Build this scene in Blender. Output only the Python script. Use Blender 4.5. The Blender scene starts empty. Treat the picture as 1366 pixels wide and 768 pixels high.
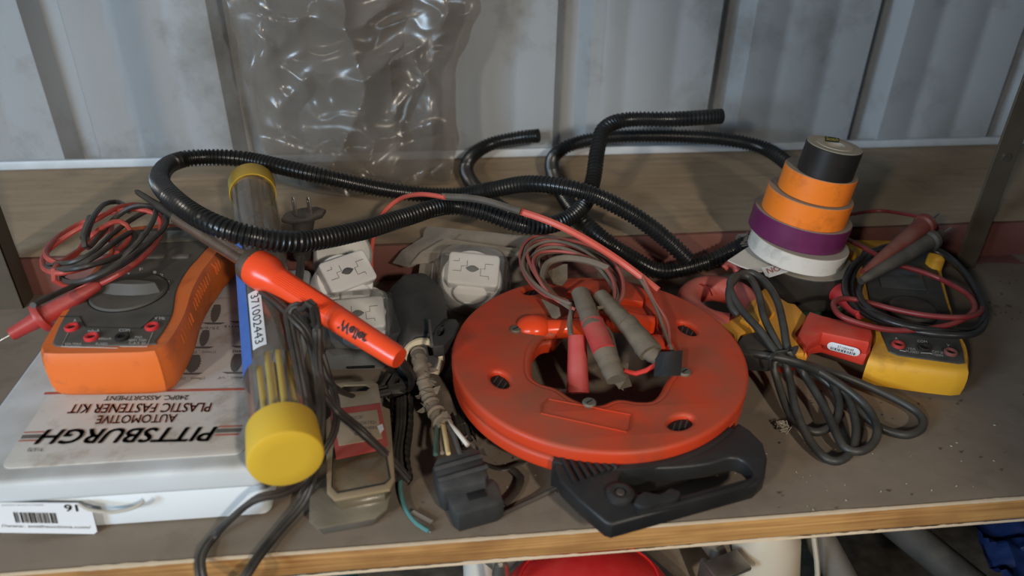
import bpy, bmesh, math, random
from mathutils import Vector, Matrix, noise
random.seed(7)
S = bpy.context.scene
COL = S.collection

# ------------------------------------------------------------------ camera
F = 1000.0                      # focal length in pixels of a 1366 x 768 frame
PITCH, YAW, ROLL, CH = map(math.radians, (31, 6.5, 0.9, 0)); CH = 0.37
fw = Vector((math.sin(YAW)*math.cos(PITCH), math.cos(YAW)*math.cos(PITCH), -math.sin(PITCH)))
rt0 = fw.cross(Vector((0, 0, 1))).normalized(); up0 = rt0.cross(fw)
RT = rt0*math.cos(ROLL) + up0*math.sin(ROLL); UP = -rt0*math.sin(ROLL) + up0*math.cos(ROLL)
CAM = Vector((0, 0, CH))
cd = bpy.data.cameras.new('camera'); cam = bpy.data.objects.new('camera', cd); COL.objects.link(cam)
cam.matrix_world = Matrix(((RT.x, UP.x, -fw.x, 0), (RT.y, UP.y, -fw.y, 0), (RT.z, UP.z, -fw.z, CH), (0, 0, 0, 1)))
cd.sensor_width = 36; cd.lens = 36*F/1366; cd.clip_start = .01
cd.dof.use_dof = True; cd.dof.focus_distance = 0.60; cd.dof.aperture_fstop = 5.0
S.camera = cam
def ray(x, y): return fw + RT*((x-683)/F) - UP*((y-384)/F)
def P(x, y, z):
    d = ray(x, y); return CAM + d*((z-CH)/d.z)
def W(x, y, Y):
    d = ray(x, y); return CAM + d*(Y/d.y)

# ------------------------------------------------------------------ world and lights
w = bpy.data.worlds.new('world'); S.world = w; w.use_nodes = True
bg = w.node_tree.nodes['Background']; bg.inputs[0].default_value = (.75, .87, 1, 1); bg.inputs[1].default_value = .035
def area(name, loc, tgt, size, power, col, sy=None):
    l = bpy.data.lights.new(name, 'AREA'); l.energy = power; l.color = col; l.size = size
    if sy: l.shape = 'RECTANGLE'; l.size_y = sy
    o = bpy.data.objects.new(name, l); COL.objects.link(o); o.location = loc
    o.rotation_euler = (Vector(tgt)-Vector(loc)).to_track_quat('-Z', 'Y').to_euler(); return o
area('workshop_lamp_left', (-.84, -.86, .84), (.1, .6, .05), .10, 11, (1, .89, .76))
sp = bpy.data.lights.new('workshop_spot_right', 'SPOT'); sp.energy = 56; sp.color = (1, .88, .74); sp.shadow_soft_size = .045; sp.spot_size = math.radians(34); sp.spot_blend = .6
so = bpy.data.objects.new('workshop_spot_right', sp); COL.objects.link(so); so.location = (.42, -.86, .84); so.rotation_euler = (Vector((-.03, .5, .03))-so.location).to_track_quat('-Z', 'Y').to_euler()
area('daylight_left', (-1.5, -.75, .62), (-.25, .85, .30), .5, 34, (.58, .79, 1), .5)
S.view_settings.view_transform = 'Standard'; S.view_settings.look = 'None'
S.view_settings.exposure = -0.22; S.view_settings.gamma = 1

# ------------------------------------------------------------------ materials
DUST = (.20, .165, .125)
def newmat(name):
    m = bpy.data.materials.new(name); m.use_nodes = True
    return m, m.node_tree.nodes, m.node_tree.links, m.node_tree.nodes['Principled BSDF']
def mathn(nt, op, clamp=False):
    n = nt.new('ShaderNodeMath'); n.operation = op; n.use_clamp = clamp
    return n
def M(name, col, rough=.5, dust=.35, metal=0, scale=60, bump=.15, var=.2, trans=0, dustcol=DUST, alpha=1, coat=0, spec=.5, stain=None, stain_amt=.0, stain_scale=25, ior=1.45):
    m, N, L, B = newmat(name)
    tc = N.new('ShaderNodeTexCoord'); n1 = N.new('ShaderNodeTexNoise'); n1.inputs['Scale'].default_value = scale; n1.inputs['Detail'].default_value = 6
    L.new(tc.outputs['Object'], n1.inputs['Vector'])
    n2 = N.new('ShaderNodeTexNoise'); n2.inputs['Scale'].default_value = scale*7; n2.inputs['Detail'].default_value = 4
    L.new(tc.outputs['Object'], n2.inputs['Vector'])
    base = N.new('ShaderNodeMixRGB'); base.inputs[1].default_value = (*[c*(1-var) for c in col], 1); base.inputs[2].default_value = (*[min(1, c*(1+var)) for c in col], 1)
    L.new(n1.outputs['Fac'], base.inputs[0]); src = base.outputs[0]
    if stain:
        n3 = N.new('ShaderNodeTexNoise'); n3.inputs['Scale'].default_value = stain_scale; n3.inputs['Detail'].default_value = 8; n3.inputs['Roughness'].default_value = .65
        L.new(tc.outputs['Object'], n3.inputs['Vector'])
        rr = N.new('ShaderNodeMapRange'); rr.inputs[1].default_value = .52; rr.inputs[2].default_value = .66; rr.inputs[4].default_value = stain_amt
        L.new(n3.outputs['Fac'], rr.inputs[0])
        sm = N.new('ShaderNodeMixRGB'); L.new(rr.outputs[0], sm.inputs[0]); L.new(src, sm.inputs[1]); sm.inputs[2].default_value = (*stain, 1); src = sm.outputs[0]
    if dust > 0:
        g = N.new('ShaderNodeNewGeometry'); sx = N.new('ShaderNodeSeparateXYZ'); L.new(g.outputs['Normal'], sx.inputs[0])
        mr = N.new('ShaderNodeMapRange'); mr.inputs[1].default_value = -.1; mr.inputs[2].default_value = 1; mr.inputs[3].default_value = .25; mr.inputs[4].default_value = 1
        L.new(sx.outputs['Z'], mr.inputs[0])
        nr = N.new('ShaderNodeMapRange'); nr.inputs[1].default_value = .3; nr.inputs[2].default_value = .7; nr.inputs[3].default_value = .35*dust; nr.inputs[4].default_value = min(1, 1.3*dust)
        L.new(n1.outputs['Fac'], nr.inputs[0])
        mu = mathn(N, 'MULTIPLY'); L.new(mr.outputs[0], mu.inputs[0]); L.new(nr.outputs[0], mu.inputs[1])
        dm = N.new('ShaderNodeMixRGB'); L.new(mu.outputs[0], dm.inputs[0]); L.new(src, dm.inputs[1]); dm.inputs[2].default_value = (*dustcol, 1); src = dm.outputs[0]
        ro = N.new('ShaderNodeMapRange'); ro.inputs[3].default_value = rough; ro.inputs[4].default_value = min(1, rough+.5); L.new(mu.outputs[0], ro.inputs[0]); L.new(ro.outputs[0], B.inputs['Roughness'])
    else: B.inputs['Roughness'].default_value = rough
    L.new(src, B.inputs['Base Color'])
    B.inputs['Metallic'].default_value = metal; B.inputs['Transmission Weight'].default_value = trans
    B.inputs['Alpha'].default_value = alpha; B.inputs['Coat Weight'].default_value = coat; B.inputs['Specular IOR Level'].default_value = spec; B.inputs['IOR'].default_value = ior
    if bump:
        bp = N.new('ShaderNodeBump'); bp.inputs['Strength'].default_value = bump; bp.inputs['Distance'].default_value = .0006
        L.new(n2.outputs['Fac'], bp.inputs['Height']); L.new(bp.outputs[0], B.inputs['Normal'])
    return m
def film(name, col, opac=.35, rough=.15, gloss=.25, noise_scale=30):
    """thin dusty clear plastic: part transparent, part diffuse, part glossy"""
    m, N, L, B = newmat(name); N.remove(B)
    out = [n for n in N if n.type == 'OUTPUT_MATERIAL'][0]
    tr = N.new('ShaderNodeBsdfTransparent'); df = N.new('ShaderNodeBsdfDiffuse'); gl = N.new('ShaderNodeBsdfGlossy')
    tr.inputs[0].default_value = (.93, .92, .9, 1); df.inputs[0].default_value = (*col, 1); gl.inputs['Roughness'].default_value = rough
    tc = N.new('ShaderNodeTexCoord'); n = N.new('ShaderNodeTexNoise'); n.inputs['Scale'].default_value = noise_scale; n.inputs['Detail'].default_value = 6; L.new(tc.outputs['Object'], n.inputs['Vector'])
    mr = N.new('ShaderNodeMapRange'); mr.inputs[1].default_value = .3; mr.inputs[2].default_value = .7; mr.inputs[3].default_value = opac*.6; mr.inputs[4].default_value = min(1, opac*1.4); L.new(n.outputs['Fac'], mr.inputs[0])
    a = N.new('ShaderNodeMixShader'); L.new(mr.outputs[0], a.inputs[0]); L.new(tr.outputs[0], a.inputs[1]); L.new(df.outputs[0], a.inputs[2])
    lw = N.new('ShaderNodeLayerWeight'); lw.inputs[0].default_value = .3
    g2 = N.new('ShaderNodeMapRange'); g2.inputs[3].default_value = gloss*.4; g2.inputs[4].default_value = min(1, gloss*2.2); L.new(lw.outputs['Facing'], g2.inputs[0])
    b = N.new('ShaderNodeMixShader'); L.new(g2.outputs[0], b.inputs[0]); L.new(a.outputs[0], b.inputs[1]); L.new(gl.outputs[0], b.inputs[2])
    L.new(b.outputs[0], out.inputs[0]); return m

# ------------------------------------------------------------------ object helpers
def link(name, me, mats, parent=None, smooth=True):
    if not isinstance(mats, (list, tuple)): mats = [mats]
    if not me.materials:
        for m in mats: me.materials.append(m)
    if smooth:
        me.polygons.foreach_set('use_smooth', [True]*len(me.polygons))
        try: me.set_sharp_from_angle(angle=math.radians(38))
        except Exception: pass
    o = bpy.data.objects.new(name, me); COL.objects.link(o)
    if parent: o.parent = parent
    return o
def tag(o, label=None, cat=None, group=None, kind=None):
    if label: o['label'] = label
    if cat: o['category'] = cat
    if group: o['group'] = group
    if kind: o['kind'] = kind
    return o
ROOTS = []
def thing(name, label, cat, group=None):
    o = bpy.data.objects.new(name, None); COL.objects.link(o); o.empty_display_size = .02
    tag(o, label, cat, group); ROOTS.append(o); return o
def bm_obj(name, bm, mats, parent=None, smooth=True):
    bmesh.ops.recalc_face_normals(bm, faces=bm.faces)
    me = bpy.data.meshes.new(name); bm.to_mesh(me); bm.free(); return link(name, me, mats, parent, smooth)
def add_box(bm, c, s, R=None, bev=0, seg=2):
    r = bmesh.ops.create_cube(bm, size=1); vs = r['verts']
    bmesh.ops.scale(bm, vec=Vector(s), verts=vs)
    if bev:
        es = list({e for v in vs for e in v.link_edges})
        rb = bmesh.ops.bevel(bm, geom=es, offset=bev, segments=seg, affect='EDGES', profile=.5)
        vs = list({v for f in rb['faces'] for v in f.verts} | {v for v in vs if v.is_valid})
        seen = set(vs); st = list(vs)
        while st:
            v = st.pop()
            for e in v.link_edges:
                u = e.other_vert(v)
                if u not in seen: seen.add(u); st.append(u)
        vs = list(seen)
    Mx = Matrix.Translation(Vector(c)) @ (R.to_4x4() if R else Matrix())
    bmesh.ops.transform(bm, matrix=Mx, verts=vs)
def box(name, c, s, mat, parent=None, R=None, bev=.001, seg=2):
    bm = bmesh.new(); add_box(bm, c, s, R, bev, seg); return bm_obj(name, bm, mat, parent)
def cr(pts, step=.003, closed=False):
    """Catmull-Rom through the points, resampled about every step metres"""
    pts = [Vector(p) for p in pts]; n = len(pts); out = []
    rng = range(n if closed else n-1)
    for i in rng:
        if closed: p0, p1, p2, p3 = pts[i-1], pts[i], pts[(i+1) % n], pts[(i+2) % n]
        else: p0 = pts[max(i-1, 0)]; p1 = pts[i]; p2 = pts[i+1]; p3 = pts[min(i+2, n-1)]
        k = max(1, int((p2-p1).length/step))
        for j in range(k):
            t = j/k
            out.append(.5*((2*p1)+(p2-p0)*t+(2*p0-5*p1+4*p2-p3)*t*t+(3*p1-p0-3*p2+p3)*t**3))
    if not closed: out.append(pts[-1])
    return out
def add_tube(bm, pts, r, seg=8, closed=False, caps=True, flat=1.0, mi=0, yup=None, rot=0.0):
    n = len(pts); tang = []
    for i in range(n):
        a = pts[i-1] if (i or closed) else pts[0]; b = pts[(i+1) % n] if (i < n-1 or closed) else pts[-1]
        t = (b-a); tang.append(t.normalized() if t.length > 1e-9 else Vector((0, 0, 1)))
    nv = yup or Vector((0, 0, 1))
    u = nv-tang[0]*nv.dot(tang[0])
    if u.length < 1e-3: u = Vector((1, 0, 0))-tang[0]*tang[0].x
    u.normalize(); rings = []
    for i in range(n):
        u = u-tang[i]*u.dot(tang[i]); u.normalize(); v = tang[i].cross(u)
        rr = r(i/(n-1)) if callable(r) else (r[i] if isinstance(r, list) else r)
        rings.append([bm.verts.new(pts[i]+(u*math.cos(a)*flat+v*math.sin(a))*rr) for a in (rot+2*math.pi*k/seg for k in range(seg))])
    m = n if closed else n-1
    for i in range(m):
        A, B = rings[i], rings[(i+1) % n]
        for k in range(seg):
            f = bm.faces.new((A[k], A[(k+1) % seg], B[(k+1) % seg], B[k])); f.material_index = mi
    if caps and not closed:
        bm.faces.new(rings[0][::-1]); bm.faces.new(rings[-1])
def tube(name, pts, r, mat, parent=None, seg=8, step=.004, closed=False, flat=1.0, caps=True):
    bm = bmesh.new(); add_tube(bm, cr(pts, step, closed), r, seg, closed, caps, flat); return bm_obj(name, bm, mat, parent)
def PP(l): return [P(*a) for a in l]
def ptube(name, l, r, mat, parent=None, **k): return tube(name, PP(l), r, mat, parent, **k)
def rod(name, a, b, prof, mat, parent=None, seg=20, caps=True):
    """surface of revolution between a and b; prof = [(t, r), ...]"""
    a = Vector(a); b = Vector(b); bm = bmesh.new(); ax = b-a
    q = ax.to_track_quat('Z', 'Y'); rings = []
    for t, r in prof:
        rings.append([bm.verts.new(a+ax*t+q @ Vector((math.cos(x)*r, math.sin(x)*r, 0))) for x in (2*math.pi*k/seg for k in range(seg))])
    for A, B in zip(rings, rings[1:]):
        for k in range(seg): bm.faces.new((A[k], A[(k+1) % seg], B[(k+1) % seg], B[k]))
    if caps: bm.faces.new(rings[0][::-1]); bm.faces.new(rings[-1])
    return bm_obj(name, bm, mat, parent)
def ring(name, c, prof, mat, parent=None, seg=48, R=None):
    """closed profile [(r, z), ...] spun about z at c"""
    bm = bmesh.new(); n = len(prof); rg = []
    for k in range(seg):
        a = 2*math.pi*k/seg; rg.append([bm.verts.new((math.cos(a)*r, math.sin(a)*r, z)) for r, z in prof])
    for k in range(seg):
        A, B = rg[k], rg[(k+1) % seg]
        for i in range(n): bm.faces.new((A[i], A[(i+1) % n], B[(i+1) % n], B[i]))
    bm.transform(Matrix.Translation(Vector(c)) @ (R.to_4x4() if R else Matrix()))
    return bm_obj(name, bm, mat, parent)
def disc(name, c, r, h, mat, parent=None, n=(0, 0, 1), seg=28, bev=.0006):
    c = Vector(c); n = Vector(n).normalized()
    return rod(name, c, c+n*h, [(0, r), (max(0, 1-bev/h), r), (1, max(r-bev, r*.5))], mat, parent, seg)
def frame(o, x, z):
    x = Vector(x).normalized(); z = Vector(z); z = (z-x*z.dot(x)).normalized(); y = z.cross(x)
    return Matrix(((x.x, y.x, z.x, o[0]), (x.y, y.y, z.y, o[1]), (x.z, y.z, z.z, o[2]), (0, 0, 0, 1)))
def plate(name, outlines, Mx, thick, mat, parent=None, bev=.0006, bseg=2, smooth_k=0):
    """flat shape with holes and rounded edges; its top lies in the plane of Mx, it reaches down by thick"""
    from mathutils.geometry import tessellate_polygon
    bev = min(bev, thick*.49); loops = []
    for n, ol in enumerate(outlines):
        pts = [Vector((p[0], p[1], 0)) for p in ol]
        if smooth_k: pts = cr(pts, smooth_k, True)
        q = [pts[0]]
        for p in pts[1:]:
            if (p-q[-1]).length > 1e-5: q.append(p)
        if (q[0]-q[-1]).length < 1e-5: q.pop()
        ar = sum(q[i-1].x*q[i].y-q[i].x*q[i-1].y for i in range(len(q)))
        if (ar < 0) == (n == 0): q.reverse()
        m = len(q); ins = []
        for i in range(m):
            d0 = (q[i]-q[i-1]).normalized(); d1 = (q[(i+1) % m]-q[i]).normalized()
            n0 = Vector((-d0.y, d0.x, 0)); n1 = Vector((-d1.y, d1.x, 0)); h = n0+n1
            if h.length < .1: h = n0
            h.normalize(); ins.append(h/max(.45, h.dot(n0)))
        loops.append((q, ins))
    bm = bmesh.new(); prof = []
    for k in range(bseg+1): t_ = math.pi/2*k/bseg; prof.append((bev*(1-math.sin(t_)), -bev*(1-math.cos(t_))))
    prof = prof + [(o, -thick-z) for o, z in prof[::-1]]
    tops = []; bots = []
    for q, ins in loops:
        m = len(q); rg = [[bm.verts.new((p.x+v.x*o, p.y+v.y*o, z)) for p, v in zip(q, ins)] for o, z in prof]
        for A, B in zip(rg, rg[1:]):
            for i in range(m): bm.faces.new((A[i], B[i], B[(i+1) % m], A[(i+1) % m]))
        tops.append(rg[0]); bots.append(rg[-1])
    for lp in (tops, bots):
        flat = [v for l in lp for v in l]
        for tri in tessellate_polygon([[v.co for v in l] for l in lp]):
            try: bm.faces.new([flat[i] for i in tri])
            except ValueError: pass
    bmesh.ops.recalc_face_normals(bm, faces=bm.faces)
    bm.transform(Mx); me = bpy.data.meshes.new(name); bm.to_mesh(me); bm.free()
    return link(name, me, mat, parent)
I4 = Matrix()
def pp(name, outs, z, thick, mat, parent=None, bev=.0008, sk=0):
    """outlines given as photo pixels on the level plane z (top of the plate)"""
    return plate(name, [[P(x, y, z)[:2] for x, y in o] for o in outs], Matrix.Translation((0, 0, z)), thick, mat, parent, bev, 2, sk)
def rrect(w, h, r, n=5, cx=0, cy=0):
    o = []
    for sx, sy, a0 in ((1, 1, 0), (-1, 1, 90), (-1, -1, 180), (1, -1, 270)):
        for k in range(n+1):
            a = math.radians(a0+90*k/n); o.append((cx+sx*(w/2-r)+math.cos(a)*r, cy+sy*(h/2-r)+math.sin(a)*r))
    return o
def ell(rx, ry, n=24, cx=0, cy=0, rot=0):
    c, s = math.cos(rot), math.sin(rot)
    return [(cx+rx*math.cos(a)*c-ry*math.sin(a)*s, cy+rx*math.cos(a)*s+ry*math.sin(a)*c) for a in (2*math.pi*k/n for k in range(n))]
def text(s, o, xe, ye, mat, parent, name='lettering', shear=0, bold=0.0, thick=.0001):
    """flat print: the word's box starts at o, runs to o+xe along the line and rises by ye"""
    o = Vector(o); xe = Vector(xe); ye = Vector(ye)
    cu = bpy.data.curves.new(name, 'FONT'); cu.body = s; cu.shear = shear; cu.resolution_u = 3
    t = bpy.data.objects.new('t', cu); COL.objects.link(t)
    dg = bpy.context.evaluated_depsgraph_get(); me = bpy.data.meshes.new_from_object(t.evaluated_get(dg))
    bpy.data.objects.remove(t); bpy.data.curves.remove(cu); me.name = name; me.materials.clear()
    xs = [v.co.x for v in me.vertices]; ys = [v.co.y for v in me.vertices]
    x0, x1, y0, y1 = min(xs), max(xs), min(ys), max(ys)
    if bold:
        bm = bmesh.new(); bm.from_mesh(me); base = bm.faces[:]
        for dx, dy in ((-bold, 0), (bold, 0), (0, bold*.8), (0, -bold*.8)):
            d = bmesh.ops.duplicate(bm, geom=base); bmesh.ops.translate(bm, vec=(dx, dy, 0), verts=[g for g in d['geom'] if isinstance(g, bmesh.types.BMVert)])
        bm.to_mesh(me); bm.free()
    for v in me.vertices: v.co = o+xe*((v.co.x-x0)/(x1-x0))+ye*((v.co.y-y0)/(y1-y0))
    return link(name, me, mat, parent, False)
def ptext(s, a, b, c, z, mat, parent, **k):
    """a = start of baseline, b = end of baseline, c = above a, all photo pixels on plane z"""
    a, b, c = P(*a, z), P(*b, z), P(*c, z); return text(s, a, b-a, c-a, mat, parent, **k)
def bars(name, o, xe, ye, widths, mat, parent):
    o = Vector(o); xe = Vector(xe); ye = Vector(ye); bm = bmesh.new(); tot = sum(widths); x = 0
    for i, q in enumerate(widths):
        if i % 2 == 0:
            a, b = x/tot, (x+q)/tot
            bm.faces.new([bm.verts.new(v) for v in (o+xe*a, o+xe*b, o+xe*b+ye, o+xe*a+ye)])
        x += q
    return bm_obj(name, bm, mat, parent, False)
def quad(name, l, mat, parent):
    bm = bmesh.new(); bm.faces.new([bm.verts.new(v) for v in l]); return bm_obj(name, bm, mat, parent, False)

# ------------------------------------------------------------------ shared materials
m_print_dark = M('print_dark', (.09, .085, .08), .7, .25, bump=0)
m_print_red = M('print_red', (.42, .07, .04), .6, .25, bump=0)
m_print_black = M('print_black', (.012, .012, .012), .6, 0, bump=0)
m_print_white = M('print_white', (.5, .5, .48), .7, .1, bump=0)
m_sticker = M('white_sticker', (.72, .75, .78), .45, .1, bump=.02, var=.03)
m_steel = M('steel', (.55, .52, .48), .35, .3, 1, bump=.1)
m_cord = M('black_cord', (.018, .017, .017), .45, .24, bump=.1)
m_blackpl = M('black_plastic', (.014, .014, .015), .42, .22, bump=.12)

# ------------------------------------------------------------------ setting
LY, LZ, WY = .636, .0405, .852
def wall():
    mt = M('painted_corrugated_metal', (.62, .65, .67), .38, .10, scale=9, bump=.05, var=.08, stain=(.2, .17, .13), stain_amt=.45, stain_scale=7)
    root = bpy.data.objects.new('wall_back', None); COL.objects.link(root); root['kind'] = 'structure'
    pitch = .186; x0 = W(333, 190, WY).x
    prof = [(-.020, 0), (-.009, .024), (.009, .024), (.020, 0), (.052, 0), (.057, .002), (.065, .002), (.070, 0), (.110, 0), (.115, .002), (.123, .002), (.128, 0)]
    seam = W(796, 180, WY).x
    for k, (a, b, off) in enumerate(((-1.5, seam+.008, 0), (seam, 1.9, -.0025))):
        xs = []
        i0 = int((a-x0)/pitch)-1
        for i in range(i0, int((b-x0)/pitch)+2):
            for dx, d in prof:
                x = x0+i*pitch+dx
                if a <= x <= b: xs.append((x, WY+d+off))
        xs = [(a, xs[0][1])]+xs+[(b, xs[-1][1])]
        bm = bmesh.new(); zs = [-.55+j*.05 for j in range(36)]
        g = [[bm.verts.new((x, y+.0015*noise.noise(Vector((x*6, z*6, 0))), z)) for x, y in xs] for z in zs]
        for r0, r1 in zip(g, g[1:]):
            for i in range(len(xs)-1): bm.faces.new((r0[i], r0[i+1], r1[i+1], r1[i]))
        geom = bmesh.ops.solidify(bm, geom=bm.faces[:], thickness=.0012)
        bm_obj('metal_sheet', bm, mt, root)
    # bottom flange where the sheets meet the beam
    box('flashing', (.2, WY-.004, LZ+.006), (3.2, .006, .010), M('flashing_metal', (.5, .54, .57), .4, .1, bump=.05), root, bev=.0015)
wall()
def beam():
    mtop = M('dusty_beam_top', (.33, .24, .155), .9, .25, scale=14, bump=.4, var=.16, dustcol=(.36, .29, .2), stain=(.14, .11, .08), stain_amt=.5, stain_scale=16)
    mred = M('red_primer_steel', (.16, .055, .045), .7, .3, scale=20, bump=.2, stain=(.05, .03, .028), stain_amt=.6, stain_scale=14)
    root = bpy.data.objects.new('trim_1', None); COL.objects.link(root); root['kind'] = 'structure'
    box('beam_front', (.2, LY+.006, LZ/2-.006), (3, .012, LZ+.006), mred, root, bev=.0015)
    bm = bmesh.new(); n = 60
    g = [[bm.verts.new((-1.3+3*i/160, LY-.001+(WY-LY)*j/n, LZ+.0007*noise.noise(Vector((i*.35, j*.5, 3))))) for i in range(161)] for j in range(n+1)]
    for r0, r1 in zip(g, g[1:]):
        for i in range(160): bm.faces.new((r0[i], r0[i+1], r1[i+1], r1[i]))
    bm_obj('dusty_top', bm, mtop, root)
    box('lower_flange', (.2, LY-.006, -.003), (3, .03, .006), mred, root, bev=.001)
beam()
m_floor = M('dark_concrete_floor', (.05, .045, .04), .9, .2, scale=10)
box('floor', (.2, .5, -.56), (4, 3, .04), m_floor, bev=0)['kind'] = 'structure'
def post(name, x0, x1, y0, y1, label, h0=-.5, h1=.75):
    mt = M('dusty_brown_steel_'+name+str(round(x0, 2)), (.06, .046, .03), .6, .3, scale=30, bump=.2, dustcol=(.2, .16, .11))
    t = thing(name, label, 'post')
    bm = bmesh.new(); th = .0025
    for c, s in (((x0+x1)/2, y0+th/2, 0), (x1-x0, th, h1-h0)), ((x1-th/2, (y0+y1)/2, 0), (th, y1-y0, h1-h0)):
        add_box(bm, (c[0], c[1], (h0+h1)/2), s, None, .0006, 1)
    bm_obj('angle_profile', bm, mt, t)
    for z in (-.03, .12, .27, .42, .57):
        bm = bmesh.new(); bmesh.ops.create_cone(bm, cap_ends=True, segments=12, radius1=.004, radius2=.004, depth=.002, matrix=Matrix.Translation(((x0+x1)/2, y0-.0006, z)) @ Matrix.Rotation(math.pi/2, 4, 'X')); bm_obj('bolt', bm, m_steel, t)
post('shelf_post', .522, .545, .612, .634, 'dark dusty steel upright rising beside the yellow multimeter at right')
post('shelf_post', -.402, -.373, .612, .634, 'dark brown steel upright at the left edge behind the white case')

# shelf board
def board():
    top = M('dusty_grey_shelf_top', (.165, .132, .100), .85, .3, scale=16, bump=.35, var=.18, dustcol=(.25, .20, .15), stain=(.085, .066, .048), stain_amt=.45, stain_scale=26)
    m, N, L, B = newmat('plywood_edge')
    tc = N.new('ShaderNodeTexCoord'); mp = N.new('ShaderNodeMapping'); mp.inputs['Scale'].default_value = (9, 60, 420); L.new(tc.outputs['Object'], mp.inputs[0])
    n = N.new('ShaderNodeTexNoise'); n.inputs['Scale'].default_value = 1; n.inputs['Detail'].default_value = 5; L.new(mp.outputs[0], n.inputs['Vector'])
    n2 = N.new('ShaderNodeTexNoise'); n2.inputs['Scale'].default_value = 14; n2.inputs['Detail'].default_value = 5; L.new(tc.outputs['Object'], n2.inputs['Vector'])
    cr1 = N.new('ShaderNodeValToRGB'); e = cr1.color_ramp.elements; e[0].position = .3; e[0].color = (.30, .14, .04, 1); e[1].position = .7; e[1].color = (.62, .35, .12, 1); L.new(n.outputs['Fac'], cr1.inputs[0])
    cr2 = N.new('ShaderNodeValToRGB'); e = cr2.color_ramp.elements; e[0].position = .3; e[0].color = (.45, .36, .3, 1); e[1].position = .6; e[1].color = (1, 1, 1, 1); L.new(n2.outputs['Fac'], cr2.inputs[0])
    mx = N.new('ShaderNodeMixRGB'); mx.blend_type = 'MULTIPLY'; mx.inputs[0].default_value = 1; L.new(cr1.outputs[0], mx.inputs[1]); L.new(cr2.outputs[0], mx.inputs[2]); L.new(mx.outputs[0], B.inputs['Base Color']); B.inputs['Roughness'].default_value = .7
    bp = N.new('ShaderNodeBump'); bp.inputs['Strength'].default_value = .3; bp.inputs['Distance'].default_value = .0005; L.new(n.outputs['Fac'], bp.inputs['Height']); L.new(bp.outputs[0], B.inputs['Normal'])
    t = thing('shelf_board', 'long plywood shelf board with dusty grey top carrying the tools', 'shelf')
    y0 = .3155; nx, ny = 300, 60
    bm = bmesh.new()
    g = []
    for j in range(ny+1):
        row = []
        for i in range(nx+1):
            x = -.9+2*i/nx; y = y0+(LY-.0-y0)*j/ny
            if j == 0: y += .0008*noise.noise(Vector((x*60, 0, 0)))
            row.append(bm.verts.new((x, y, .0003*noise.noise(Vector((x*50, y*50, 0)))+(-.0006 if j == 0 else 0))))
        g.append(row)
    for r0, r1 in zip(g, g[1:]):
        for i in range(nx): bm.faces.new((r0[i], r0[i+1], r1[i+1], r1[i]))
    bm_obj('painted_top', bm, top, t)
    box('plywood_core', (.1, (y0+LY)/2+.0002, -.0106), (2, LY-y0-.0006, .0196), m, t, bev=.0006)
    # torn pale veneer along the lower and upper front arris
    ms = M('pale_splinters', (.55, .44, .31), .85, .1, scale=80, bump=.3)
    bm = bmesh.new(); prev = None; n = 700
    for i in range(n+1):
        x = -.5+1.1*i/n; h = max(.0004, .0012+.0016*noise.noise(Vector((x*14, 1, 0)))+.0009*noise.noise(Vector((x*160, 2, 0))))
        a = [bm.verts.new(v) for v in ((x, y0-.0004, -.0202), (x, y0-.0012, -.0212), (x, y0-.0005, -.0208+h))]
        if prev:
            for k in range(3): bm.faces.new((prev[k], a[k], a[(k+1) % 3], prev[(k+1) % 3]))
        prev = a
    bm_obj('torn_veneer', bm, ms, t)
    bm = bmesh.new(); prev = None
    for i in range(n+1):
        x = -.5+1.1*i/n; h = max(.00005, .0009*noise.noise(Vector((x*18, 7, 0)))+.0006*noise.noise(Vector((x*140, 9, 0))))
        a = [bm.verts.new(v) for v in ((x, y0-.0003, -.0012-h), (x, y0-.0003, .0004), (x, y0+.0008+h*1.2, .0006))]
        if prev:
            for k in range(2): bm.faces.new((prev[k], a[k], a[k+1], prev[k+1]))
        prev = a
    bm_obj('torn_upper_arris', bm, ms, t)
board()

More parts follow.
